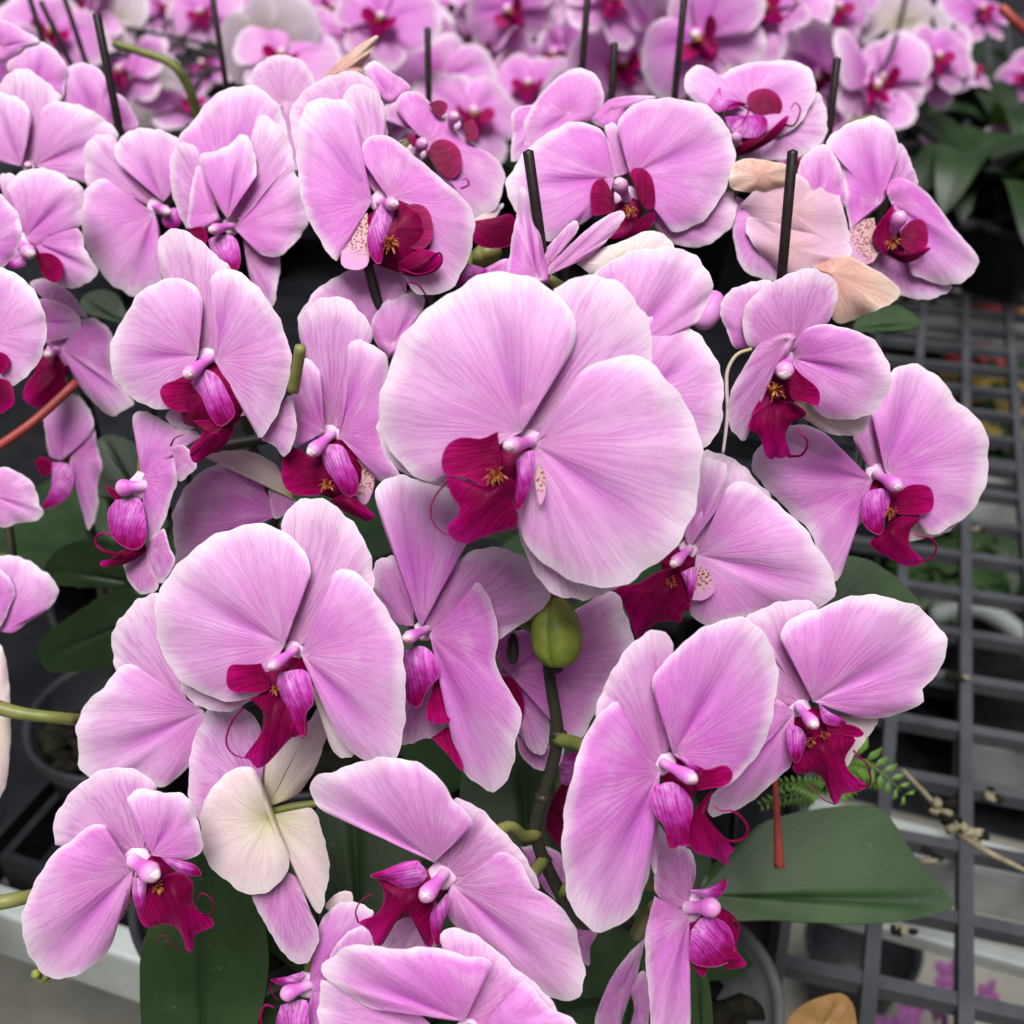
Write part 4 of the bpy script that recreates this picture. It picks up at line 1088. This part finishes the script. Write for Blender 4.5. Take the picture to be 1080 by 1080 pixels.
for pi, (k, p) in enumerate(plants.items()):
    label, potkind = PLANT[k]
    org = p['pot'].copy(); org.z = .006
    root = empty('potted_orchid', org); roots[k] = (root, org)
    tag(root, label, 'orchid', ORCHID_GROUP)
    pot(root, org, potkind)
    rnd = random.Random(pi * 13 + 1); top = org + Vector((0, 0, .10))
    mbs = MB()
    P = sorted(p['pts'], key=lambda v: -v.z)
    joints = []
    if k in STEM:
        tile, pts, w = STEM[k]; x0, y0, kk = TILES[tile]
        line = [at(x0 + x / kk, y0 + y / kk, d) for x, y, d in pts]
        rad = w * 1.15 / kk * .41 / F_PX
        tube(mbs, line + [top + (line[-1] - top) * .4 + Vector((0, .01, .02)), top], [rad * .8, rad, rad * 1.15], 'stem', 10)
        for x, y, d in pts[3:8:2]: blob(mbs, at(x0 + x / kk, y0 + y / kk, d), rad * 1.22, rad * 1.22, rad * .8, 'stem', 1, .1, 6)
        joints = line
    else:
        lo = P[-1]
        pts = [top, top + (lo - top) * .5 + Vector((0, .015, .02))] + [v + Vector((0, .012, 0)) for v in P[::-1]]
        if len(pts) > 2:
            tube(mbs, pts, [.0034, .003, .0022], 'stem', 8)
        joints = [v + Vector((0, .012, 0)) for v in P]
    mbs.build('flower_spike', org, root, org)
    for fl in p['fl']:
        e, c, R = build_flower(fl, root, org)
        x, y = fl['c']; a = at(x, y, fl['d'] + .008); b = min(joints, key=lambda v: (v - a).length)
        if fl['key'] not in ('P', 'D', 'E'):
            mb = MB(); stalk(mb, a, b if (b - a).length > .012 else a + Vector((0, .03, 0))); mb.build('flower_stalk', c, e, c)
    for bi, b in enumerate(p['back']):
        place_generic(root, org, b, pi + bi)
    for bx in LEAVES.get(k, ()):
        d, gx, gy, tile, base, body = bx
        o = pts_of(body, tile); b = pts_of(base, tile)[0]; mb = MB()
        cx = sum(q[0] for q in o) / len(o); cy = sum(q[1] for q in o) / len(o)
        sheet(mb, 'L', o, b, lambda x, y, h: at(x, y, d - (gx * (x - cx) + gy * (cy - y)) * d / F_PX - h * .06), 200, d / F_PX, 14, 64, {}, pi)
        mb.build('leaf', at(b[0], b[1], d), root, org, True, .0016).color = (.5 if k in ('leftlow', 'backleft') else 1, 1, 1, 1)  # leaves at the left get a darker colour that stands for their shade
    nl = {'centre': 3, 'rightbench': 0, 'leftfront': 0, 'leftlow': 0, 'leftedge': 0, 'backleft': 0, 'leftmid': 0, 'leftback': 3}.get(k, 5)
    for q in range(nl):
        ang = rnd.uniform(0, 6.28) if nl == 5 else math.pi * (.55 + .22 * q) + rnd.uniform(-.1, .1)
        if nl == 5: ang = 2 * math.pi * q / 5 + rnd.uniform(-.35, .35) + pi
        Lf = (rnd.uniform(.14, .2), rnd.uniform(.055, .072), rnd.uniform(.25, .6)); tx, ty, _d = seen(top + Vector((math.cos(ang), math.sin(ang), .25)) * Lf[0] * .9)
        if tx > 890 and ty > 230: continue
        mb = MB(); arching_leaf(mb, top + Vector((0, 0, .004 * q)), ang, *Lf, pi * 9 + q)
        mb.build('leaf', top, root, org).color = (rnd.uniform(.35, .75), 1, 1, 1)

# orchids not in bloom: dark leaf rosettes in pots at the far right and in the rows behind
ROSETTES = [(1035, 150, .20, 'dark leafy orchid without blooms behind the lone sideways bloom'), (1088, 160, .2, 'dark leafy orchid without blooms above the far grid cells'), (1020, 168, .18, 'dark leafy orchid without blooms nearest the cup lipped bloom'), (1000, 60, .2, 'dark leafy orchid without blooms in the shade of the top corner'), (1065, 100, .2, 'dark leafy orchid without blooms under the top corner blooms')]
for i, (px, py, z, lb) in enumerate(ROSETTES):
    c = on_level(px, py, z); c.z = .006
    root = empty('leafy_orchid', c); tag(root, lb, 'orchid', 'leafy orchids not in bloom'); pot(root, c, 'blackpot')
    rnd = random.Random(i + 50)
    for q in range(7):
        mb = MB(); arching_leaf(mb, c + Vector((0, 0, .10 + .008 * q)), 2 * math.pi * q / 7 * 1.9 + i, rnd.uniform(.15, .22), rnd.uniform(.06, .075), rnd.uniform(.3, .8), i * 9 + q)
        mb.build('leaf', c + Vector((0, 0, .1)), root, c).color = (rnd.uniform(.3, .6), 1, 1, 1)  # shade over these rosettes is painted in through a lower leaf colour

# buds
def bud(root, org, px, py, d, w, h, key, tilt=0.0, ribs=3):
    c = at(px, py, d); s = d / F_PX; mb = MB(); n = 14; m = 48; verts = []; faces = []; mids = []; pets = []
    B = VROT @ Matrix.Rotation(tilt, 3, 'Z')
    for i in range(n + 1):
        th = math.pi * i / n
        for k in range(m):
            a = 2 * math.pi * k / m
            rr = math.sin(th) ** .8 * (.93 + .09 * abs(math.sin(ribs * a / 2 + .25)) ** .6) * (1 + .10 * math.cos(th))
            seam = abs(math.sin(ribs * a / 2 + .25)) < .10
            if seam: rr *= .93
            mids.append(.45 if seam and 0 < i < n else 0.0); pets.append((0, .5, i / n))
            verts.append(c + B @ Vector((rr * math.cos(a) * w / 2 * s, math.cos(th) * h / 2 * s * -1, rr * math.sin(a) * w / 2 * s)))
    for i in range(n):
        for k in range(m):
            faces.append((i * m + k, i * m + (k + 1) % m, (i + 1) * m + (k + 1) % m, (i + 1) * m + k))
    mb.add(verts, faces, key, pets, mids)
    return mb.build('bud', c, root, org)
r, o = roots['centre']
bud(r, o, 587, 667, .392, 54, 74, 'bud', math.radians(4))
bud(r, o, 541, 684, .41, 13, 34, 'stem', 0)
mb = MB(); tube(mb, [at(588, 705, .398), at(583, 694, .41), at(578, 676, .41)], [.0022, .0024], 'stem', 7); mb.build('bud_stalk', o, r, o)
mb = MB(); tube(mb, [at(588, 780, .412), at(606, 783, .405), at(624, 792, .395), at(690, 806, .362)], [.0028, .0024, .0024], 'stalk', 8); mb.build('flower_stalk', o, r, o)
mb = MB(); tube(mb, [at(567, 880, .42), at(553, 882, .412), at(534, 872, .40), at(470, 925, .382)], [.0022, .0022, .002], 'stalk', 8); mb.build('flower_stalk', o, r, o)
mb = MB(); tube(mb, [at(672, 985, .43), at(682, 966, .41), at(694, 955, .39)], [.003, .003, .003], 'stalk', 8); mb.build('flower_stalk', o, r, o)
r, o = roots['midright']
bud(r, o, 747, 327, .43, 30, 44, 'budpink', math.radians(-30))
bud(r, o, 513, 268, .485, 34, 22, 'stalk', math.radians(20))
r, o = roots['farright']
bud(r, o, 905, 133, .56, 44, 14, 'stalk', math.radians(15))
r, o = roots['leftmid']        # the spike of this one was cut: its pale hollow end stands up
mb = MB(); tube(mb, [at(317, 366, .40), at(314, 385, .405), at(309, 412, .412)], [.0022, .0022, .0024], 'stalk', 10); mb.build('cut_spike', o, r, o)
r, o = roots['leftlow']
mb = MB(); tube(mb, [at(-15, 742, .43), at(20, 752, .43), at(62, 757, .433), at(90, 760, .45)], [.003, .0024, .0024], 'stalk', 8); mb.build('flower_stalk', o, r, o)
mb = MB(); tube(mb, [at(-20, 955, .42), at(10, 950, .42), at(45, 942, .43)], [.003, .0028, .0024], 'stalk', 8); mb.build('flower_stalk', o, r, o)
r, o = roots['leftfront']
bud(r, o, 46, 1030, .43, 14, 11, 'stalk', .6); bud(r, o, 38, 1027, .425, 10, 9, 'bud', .2)
mb = MB(); tube(mb, [at(52, 1035, .43), at(44, 1028, .432), at(70, 990, .45)], [.0008, .001], 'stalk', 6); mb.build('flower_stalk', o, r, o)
r, o = roots['backq']
mb = MB(); tube(mb, [at(120, 46, .72), at(150, 55, .72), at(182, 68, .72), at(198, 90, .73), at(210, 130, .75)], [.0028, .003, .0034], 'stalk', 8); mb.build('bent_spike', o, r, o)

# ------------------------------------------------------------------ stakes, clips
def stake(px, py, qx, qy, d, label, r=.0021):
    tip = at(px, py, d); ray = (at(qx, qy, 1) - CAM)
    # the lower point on its sight line nearest to the plumb line through the tip
    best = min((at(qx, qy, d + i * .002) for i in range(-40, 60)), key=lambda v: (v.xy - tip.xy).length)
    dirv = (best - tip).normalized()
    if dirv.z > -.4: dirv = (best - tip + Vector((0, 0, -.05))).normalized()
    l = (tip.z - .09) / -dirv.z
    foot = tip + dirv * l
    mb = MB(); tube(mb, [tip, foot], [r, r], 'stake', 10, 6)
    ob = mb.build('support_stake', foot); tag(ob, label, 'plant stake', 'dark support stakes among the orchids')
for a in ((387, 276, 402, 332, .437, 'short dark stake rising just above the largest bloom'),
          (557, 160, 577, 302, .408, 'thick leaning dark stake in front of the broad striped-lip bloom'),
          (836, 160, 825, 285, .418, 'dark stake standing in front of the fading peach bloom'),
          (883, 62, 873, 148, .55, 'dark stake beside the cup lipped bloom and sky-facing bloom'),
          (648, 46, 645, 102, .60, 'short dark stake crossing a blurred bloom behind the broad bloom'),
          (620, -8, 614, 70, .64, 'tall dark stake left of the short one, cut by the top edge'),
          (722, -6, 712, 97, .62, 'tall dark stake right of the short one, cut by the top edge'),
          (451, 30, 452, 96, .66, 'lone short dark stake in front of two blurred blooms'),
          (102, 15, 127, 142, .54, 'dark slanting stake behind the overlapping pale blooms'),
          (29, -10, 50, 60, .80, 'blurred thin stake nearest the top corner'),
          (43, 2, 70, 58, .82, 'second blurred thin stake from the top corner'),
          (67, -5, 86, 52, .84, 'third blurred thin stake from the top corner'),
          (224, -4, 236, 74, .74, 'blurred thin stake crossing the bright magenta bloom')):
    stake(*a)
def stick(pts, r, label, name='plant_clip', cat='plant clip', key='redstick'):
    mb = MB(); tube(mb, pts, r, key, 8); tag(mb.build(name, pts[0]), label, cat, 'coral plastic clips among the orchids')
stick([at(-12, 478, .50), at(35, 445, .505), at(80, 404, .515)], [.0022, .0022], 'long coral red plastic stick crossing the drooping bloom')
stick([at(817, 812, .50), at(820, 870, .505), at(822, 914, .51)], [.0013, .0017, .0026], 'coral red plastic strip hanging above the broad green leaf')
stick([at(908, 155, .62), at(915, 152, .62), at(923, 149, .62)], [.003, .004, .003], 'tiny coral clip beside the dark leaves above the cup lipped bloom')
stick([at(1056, 8, .95), at(1070, 22, .95), at(1090, 42, .96)], [.004, .004], 'coral stick in the dark top corner')

# ------------------------------------------------------------------ bench
def cam_ground(px, py, z=0.0): return on_level(px, py, z)
g0, g1 = cam_ground(1019, 1054), cam_ground(1019, 487)
GD_ = (g1 - g0); GD_.z = 0; GD_.normalize(); GC_ = Vector((GD_.y, -GD_.x, 0))
rows = [cam_ground(1019, v) for v in (1054, 972.6, 898.5, 830, 772.6, 719, 672, 630, 585, 549, 517, 487, 457, 433)]
rs = [(q - rows[0]).dot(GD_) for q in rows]
ROWP = float(np.polyfit(range(len(rs)), rs, 1)[0])
c1, c2 = cam_ground(922.6, 980), cam_ground(1019, 980)
COLP = abs((c2 - c1).dot(GC_))
print('grid', ROWP, COLP, g0, GD_)
bench = empty('greenhouse_bench', rows[0]); tag(bench, 'dark grey plastic grid bench top with pale metal rails carrying the orchids', 'bench')
B4 = Matrix((GC_.to_4d(), GD_.to_4d(), Vector((0, 0, 1, 0)), Vector((0, 0, 0, 1)))).transposed()
for i in range(3): B4[i][3] = rows[0][i]
for i in range(3): B4[3][i] = 0
edge = cam_ground(60, 985)
E_ = (edge - rows[0]).dot(GD_)
q0, q1 = cam_ground(960, 1034), cam_ground(1060, 1056); GR = (q1 - q0).normalized(); SK = GR.dot(GD_) / GR.dot(GC_)
print('skew', SK)
B5 = B4.copy()
for i in range(3): B5[i][0] = B4[i][0] + SK * B4[i][1]
mb = MB()
r0 = math.ceil((E_ + .03) / ROWP) - 3; r1 = 58
for i in range(r0, r1):
    th = .0048 if i % 12 != 11 else .011
    xs = max(-1.5, (E_ + .035 - i * ROWP) / SK) if abs(SK) > 1e-4 and SK > 0 else -1.5
    if xs > 1.1: continue
    box(mb, (xs, i * ROWP - th, -.012), (1.2, i * ROWP + th, -.001), 'grid', B5)
for j in range(-27, 22):
    th = .0046 if j % 8 != 5 else .009
    box(mb, (j * COLP - th, E_ + .02, -.013), (j * COLP + th, r1 * ROWP, .0012), 'grid', B4)
mb.build('mesh_panel', rows[0], bench, rows[0], smooth=False)
def rail(y0, y1, z0, z1, name='support_rail', x0=-1.5, x1=1.2):
    m = MB(); box(m, (x0, y0, z0), (x1, y1, z1), 'rail', B4); o = m.build(name, rows[0], bench, rows[0], smooth=False)
    bv = o.modifiers.new('b', 'BEVEL'); bv.width = .003; bv.segments = 2
rail(E_ - .006, E_ + .014, -.040, .012, 'edge_rail')
p = cam_ground(1040, 905, -.034); y = (p - rows[0]).dot(GD_); rail(y - .016, y + .018, -.075, -.034)
p = cam_ground(1040, 1000, -.10); y = (p - rows[0]).dot(GD_); rail(y - .007, y + .007, -.115, -.10)
for q in (6, 14, 22, 30): rail(q * ROWP * 1.0 + .3, q * ROWP + .335, -.075, -.034)

# black carrying trays under the pots
TR = []
for j in range(9):
    for i in range(3):
        x1 = -.115 - i * .50; x0 = x1 - .49; y0 = E_ + .018 + j * .36; y1 = y0 + .35
        mb = MB(); t = .006
        box(mb, (x0, y0, .0015), (x1, y1, .005), 'tray', B4)
        for lo, hi in (((x0, y0, .005), (x0 + t, y1, .034)), ((x1 - t, y0, .005), (x1, y1, .034)), ((x0 + t, y0, .005), (x1 - t, y0 + t, .034)), ((x0 + t, y1 - t, .005), (x1 - t, y1, .034))): box(mb, lo, hi, 'tray', B4)
        tag(mb.build('carrying_tray', B4 @ Vector((x0, y0, 0)), smooth=False), 'black plastic carrying tray standing under the orchid pots', 'tray', 'black carrying trays under the pots')
# ------------------------------------------------------------------ floor and the lower storey
mb = MB(); s = 14
mb.add([(-s, -4, -.78), (s, -4, -.78), (s, 22, -.78), (-s, 22, -.78)], [(0, 1, 2, 3)], 'floor')
tag(mb.build('floor', (0, 0, -.78), smooth=False), kind='structure')

ma = (cam_ground(1019, 870, -.77) - rows[0]).dot(GD_)
mb = MB()
mb.add([B4 @ Vector((x, y, 0)) for x, y in ((-9, ma), (9, ma), (9, ma + 16), (-9, ma + 16))], [(0, 1, 2, 3)], 'underbench_shade')
gc = mb.build('underbench_shade_sheet', (0, 0, 0), smooth=False); gc.location.z = -.776 ; tag(gc, kind='structure')  # black sheet added on the floor to stand for deep shade under the bench

def bedding(c, key, label, seed, h=.16):
    rnd = random.Random(seed); c = Vector(c)
    root = empty('bedding_plant', c); tag(root, label, 'bedding plant', 'flowering pots standing under the bench')
    mb = MB(); lathe(mb, [(.04, 0), (.055, .09), (.058, .10), (.052, .10), (.048, .08), (.01, .078)], c, 'blackpot', 20); mb.build('pot', c, root, c)
    for part, kk, n, sz in (('foliage', 'leaf', 70, .03), ('blossom_cluster', key, 60, .022)):
        if kk == 'leaf' and part != 'foliage': continue
        mb = MB()
        for q in range(n):
            th, a = rnd.uniform(0, 1.4), rnd.uniform(0, 6.28); rr = h * (.55 if part == 'foliage' else .62) * rnd.uniform(.8, 1)
            o = c + Vector((math.sin(th) * math.cos(a) * rr, math.sin(th) * math.sin(a) * rr, .09 + math.cos(th) * rr * .8))
            nn = (o - c).normalized(); x = nn.orthogonal().normalized(); x.rotate(Matrix.Rotation(rnd.uniform(0, 6.28), 3, nn)); yv = nn.cross(x)
            v = [o + (x * math.cos(t) + yv * math.sin(t)) * sz * (1 if i % 2 else .55) + nn * .006 * (i % 2) for i, t in enumerate([k * math.pi / 5 for k in range(10)])] + [o + nn * .008]
            mb.add(v, [(10, i, (i + 1) % 10) for i in range(10)], kk)
        mb.build(part, c, root, c)
def under(px, py, z): 
    v = on_level(px, py, z); return v
for i, (px, py, z, key, label) in enumerate((
        (1040, 236, -.30, 'white', 'white flowering pot seen through the farthest grid cells'),
        (1040, 268, -.36, 'yellow', 'yellow flowering pot seen through grid cells near the cup lipped bloom'),
        (1070, 300, -.36, 'yellow', 'yellow flowering pot under the grid at the picture edge'),
        (985, 285, -.36, 'white', 'white flowering pot beneath grid cells left of the yellow one'),
        (1046, 330, -.36, 'red', 'red flowering pot under the grid nearest the thick bar'),
        (1062, 372, -.36, 'red', 'red flowering pot below the thick grid bar'),
        (1042, 402, -.36, 'yellow', 'orange yellow flowering pot under the middle of the grid'))):
    c = under(px, py, z + .16); c.z = z; bedding(c, key, label, i)
# a lower shelf carries them
sh = on_level(1050, 270, -.36); sh2 = on_level(1050, 450, -.36)
mb = MB(); ys = sorted([(sh - rows[0]).dot(GD_), (sh2 - rows[0]).dot(GD_)])
box(mb, (-.4, ys[0] - .15, -.385), (1.2, ys[1] + .4, -.362), 'grey_box', B4)
tag(mb.build('lower_shelf', rows[0], smooth=False), 'dark shelf board under the bench carrying flowering pots', 'shelf')

def crate(px, py, z, sx, sy, sz, label, key='grey_box'):
    c = on_level(px, py, z); mb = MB(); t = .006
    Mx = B4.copy()
    for i in range(3): Mx[i][3] = c[i]
    Mx[2][3] = z
    box(mb, (-sx, -sy, 0), (sx, sy, t), key, Mx)
    for lo, hi in (((-sx, -sy, t), (-sx + t, sy, sz)), ((sx - t, -sy, t), (sx, sy, sz)), ((-sx + t, -sy, t), (sx - t, -sy + t, sz)), ((-sx + t, sy - t, t), (sx - t, sy, sz))): box(mb, lo, hi, key, Mx)
    tag(mb.build('nursery_crate', c, smooth=False), label, 'crate', 'nursery crates stored under the bench')
crate(1000, 560, -.5, .16, .12, .12, 'dark open nursery crate under the grid behind the curled-lip bloom')
crate(1010, 690, -.62, .16, .12, .12, 'dark open nursery crate under the grid near the fern')
crate(1075, 800, -.7, .10, .10, .10, 'pale open nursery crate under the grid at the picture edge', 'rail')
crate(1060, 640, -.66, .08, .05, .03, 'pale flat tray lying beneath the grid', 'rail')
def empty_pot(px, py, z, r, label, key='blackpot', tilt=0.0):
    c = on_level(px, py, z + .04); c.z = z; mb = MB(); h = r * 1.7
    lathe(mb, [(.001, .002), (r * .7, .002), (r * .72, 0), (r * .95, h * .9), (r * 1.05, h * .9), (r * 1.05, h), (r * .96, h), (r * .9, h * .88), (r * .66, .006), (.001, .006)], (0, 0, 0), key, 28)
    o = mb.build('empty_pot', (0, 0, 0)); o.location = c + Vector((0, 0, r * math.sin(abs(tilt)))); o.rotation_euler = (tilt, 0, tilt * .7)
    tag(o, label, 'plant pot', 'empty pots lying under the bench')
empty_pot(1050, 690, -.60, .06, 'black empty pot standing in a crate beneath the grid')
empty_pot(1030, 745, -.62, .055, 'grey empty pot lying over beneath the grid near the hose', 'clearpot', 1.3)
empty_pot(990, 760, -.76, .06, 'black empty pot on the ground under the grid near the fern')
empty_pot(1060, 600, -.50, .05, 'black empty pot behind the pale hose under the grid')
empty_pot(960, 700, -.60, .055, 'black empty pot lying over under the grid behind the small fern', 'blackpot', 1.4)
empty_pot(900, 1030, -.74, .07, 'black empty pot under the grid beside the dry leaf')
mb = MB(); tube(mb, [on_level(985, 650, -.36), on_level(1020, 640, -.34), on_level(1055, 652, -.34), on_level(1085, 680, -.36), on_level(1100, 720, -.4)], [.013, .013], 'rail', 10)
tag(mb.build('garden_hose', on_level(1040, 655, -.36)), 'pale hose curving under the grid near the upper right blooms', 'hose')
for i, (px, py, z, lb) in enumerate(((1048, 508, -.45, 'green leafy pot seen through the grid right of the curled-lip bloom'), (1058, 572, -.5, 'green leafy pot beneath the grid above the pale hose'), (1000, 610, -.5, 'green leafy pot under the grid left of the pale hose'))):
    c = on_level(px, py, z + .12); c.z = z; bedding(c, 'leaf', lb, i + 30)
# bits of bark, dry moss and fallen scraps caught on the grid
rb = random.Random(8)
for i, (px, py, lb) in enumerate(((985, 905, 'brown bark scrap on the grid beside the dry twig'), (1052, 838, 'small bark scrap on the grid above the dry twig'), (955, 985, 'brown scrap lying on the grid under the broad leaf tip'), (1030, 560, 'tiny scrap on the grid right of the curled lip'), (1012, 715, 'small scrap on the grid right of the hanging magenta lip'))):
    c = on_level(px, py, .003); mb = MB()
    for q in range(3): blob(mb, c + Vector((rb.uniform(-.006, .006), rb.uniform(-.006, .006), .001)), rb.uniform(.003, .008), rb.uniform(.002, .005), .0016, 'twig' if q % 2 else 'moss', q + i, .3, 5)
    tag(mb.build('bark_scrap', c), lb, 'bark scrap', 'scraps lying on the bench grid')
def floor_bloom(px, py, z, label, yaw):
    c = on_level(px, py, z + .05); d = (c - CAM).dot(FWD)
    org = c.copy(); org.z = z
    root = empty('floor_orchid', org); tag(root, label, 'orchid', 'purple orchids standing on the floor under the bench')
    mb = MB(); tube(mb, [org, org + Vector((.01, 0, .03)), c - Vector((0, -.01, 0))], [.002, .002], 'stalk', 6); mb.build('flower_spike', org, root, org)
    for dx, dy, k in ((0, 0, 0), (34, 22, 1), (-22, 30, 2)):
        e = empty('flower', at(px + dx, py + dy, d), root, org); R = .024; e.scale = (R, R, R); e.rotation_euler = (VROT @ Matrix.Rotation(yaw + k, 3, 'Y')).to_euler()
        mb = MB()
        for s in range(5):
            a = s * 1.257 + k; o = [((x * math.cos(a) - y * math.sin(a)), (x * math.sin(a) + y * math.cos(a))) for x, y in GD]
            sheet(mb, 'm', o, (0, 0), lambda x, y, h: Vector((x, y, h)), 1, .03, 5, 16, {'z': 0, 'o': .1}, s)
        mb.mats = ['purple']; mb.build('petal', (0, 0, 0), e, (0, 0, 0))
floor_bloom(960, 1062, -.55, 'purple orchid under the grid beside the dry leaf', .4)
floor_bloom(1005, 1030, -.62, 'purple and white orchid under the grid crossing', -.5)

# fern, dry leaf, dry twig
def fern():
    base = at(890, 800, .62); base.z = max(base.z, .02)
    root = empty('small_fern', base); tag(root, 'small bright green fern growing beside the broad orchid leaf', 'fern')
    for q, (pts) in enumerate(([(872, 835, .56), (895, 800, .55), (925, 812, .555), (958, 842, .56)], [(872, 835, .56), (880, 800, .55), (900, 780, .55)], [(870, 838, .56), (845, 828, .55), (815, 826, .55)], [(872, 838, .56), (910, 822, .565), (935, 830, .57)], [(868, 836, .57), (835, 838, .565), (800, 850, .565)])):
        line = spline([at(*p) for p in pts], 22); mb = MB(); tube(mb, [Vector(v) for v in line[::4]], [.0007, .0004], 'fern', 5)
        flen = sum((at(*pts[i + 1]) - at(*pts[i])).length for i in range(len(pts) - 1))
        for i in range(3, 22, 2):
            t = Vector(line[i] - line[i - 1]).normalized(); side = t.cross(-FWD).normalized()
            L = flen * .26 * (1 - .7 * i / 22)
            for s in (1, -1):
                o = Vector(line[i]); tip = o + side * s * L + t * L * .5; m_ = (o + tip) / 2; wv = t * L * .26
                nz = -FWD * .0015
                mb.add([o, m_ + wv + nz, tip, m_ - wv + nz, m_ + nz * 2.5], [(0, 4, 1), (1, 4, 2), (2, 4, 3), (3, 4, 0)], 'fern')
        mb.build('frond', base, root, base)
fern()
mb = MB()
o = [(828, 1090), (835, 1070), (850, 1058), (870, 1050), (888, 1048), (898, 1056), (903, 1075), (902, 1100), (870, 1120)]
sheet(mb, 'L', o, (845, 1120), lambda x, y, h: at(x, y, .55 - (y - 1080) * -.2 * .55 / F_PX - h * .09), 60, .55 / F_PX, 8, 40, {}, 3)
mb.mats = ['dryleaf']; tag(mb.build('dry_leaf', at(865, 1080, .55)), 'curled tan dry leaf lying at the bottom edge beside the pot', 'dry leaf')
mb = MB(); tube(mb, [at(952, 812, .66), at(980, 842, .655), at(1005, 872, .65), at(1035, 895, .645), at(1075, 915, .64), at(1110, 935, .64)], [.0012, .0018, .0022, .0016, .0012], 'twig', 7)
rnd = random.Random(4)
for q in range(26):
    x = rnd.gauss(1012, 14); y = 868 + (x - 1012) * .8 + rnd.gauss(0, 6)
    blob(mb, at(x, y, .648), rnd.uniform(.002, .005), rnd.uniform(.002, .004), rnd.uniform(.002, .004), 'twig' if q % 3 else 'moss', q, .3, 4)
tag(mb.build('dry_twig', at(1010, 870, .65)), 'thin dry twig with mossy clump lying across the grid', 'twig')

# ------------------------------------------------------------------ light and camera
w = bpy.data.worlds.new('World'); SC.world = w; w.use_nodes = True
nt = w.node_tree; nt.nodes.clear()
sky = nt.nodes.new('ShaderNodeTexSky'); sky.sky_type = 'NISHITA'; sky.sun_disc = False
SUN_EL, SUN_AZ = math.radians(72), math.radians(190)
sky.sun_elevation = SUN_EL; sky.sun_rotation = SUN_AZ; sky.air_density = 1.0; sky.dust_density = 4.0; sky.ozone_density = 1.0
hs = nt.nodes.new('ShaderNodeHueSaturation'); hs.inputs['Saturation'].default_value = .22
bg = nt.nodes.new('ShaderNodeBackground'); bg.inputs['Strength'].default_value = .05
out = nt.nodes.new('ShaderNodeOutputWorld')
nt.links.new(sky.outputs[0], hs.inputs['Color']); nt.links.new(hs.outputs[0], bg.inputs['Color']); nt.links.new(bg.outputs[0], out.inputs['Surface'])
sl = bpy.data.lights.new('sun', 'SUN'); sl.energy = 4.5; sl.angle = math.radians(36); sl.color = (1, .985, .97)
so = bpy.data.objects.new('sun', sl); COL.objects.link(so)
# direction towards the sun: azimuth measured like the sky's
sd = Vector((math.sin(SUN_AZ) * math.cos(SUN_EL), math.cos(SUN_AZ) * math.cos(SUN_EL), math.sin(SUN_EL)))
so.rotation_euler = (-sd).to_track_quat('-Z', 'Y').to_euler(); so.location = (0, 0, 3)
cam = bpy.data.cameras.new('camera'); co = bpy.data.objects.new('camera', cam); COL.objects.link(co); SC.camera = co
co.location = CAM; co.rotation_euler = (math.pi / 2 - PHI, 0, 0)
cam.sensor_width = 36; cam.lens = 36 * F_PX / 1080; cam.clip_start = .01; cam.clip_end = 200
cam.dof.use_dof = True; cam.dof.focus_distance = .395; cam.dof.aperture_fstop = 10.5
vs = SC.view_settings; vs.view_transform = 'Standard'; vs.look = 'None'; vs.gamma = 1; vs.use_curve_mapping = False; vs.exposure = EXPOSURE
SC.cycles.max_bounces = 8; SC.cycles.transmission_bounces = 4; SC.cycles.use_denoising = True
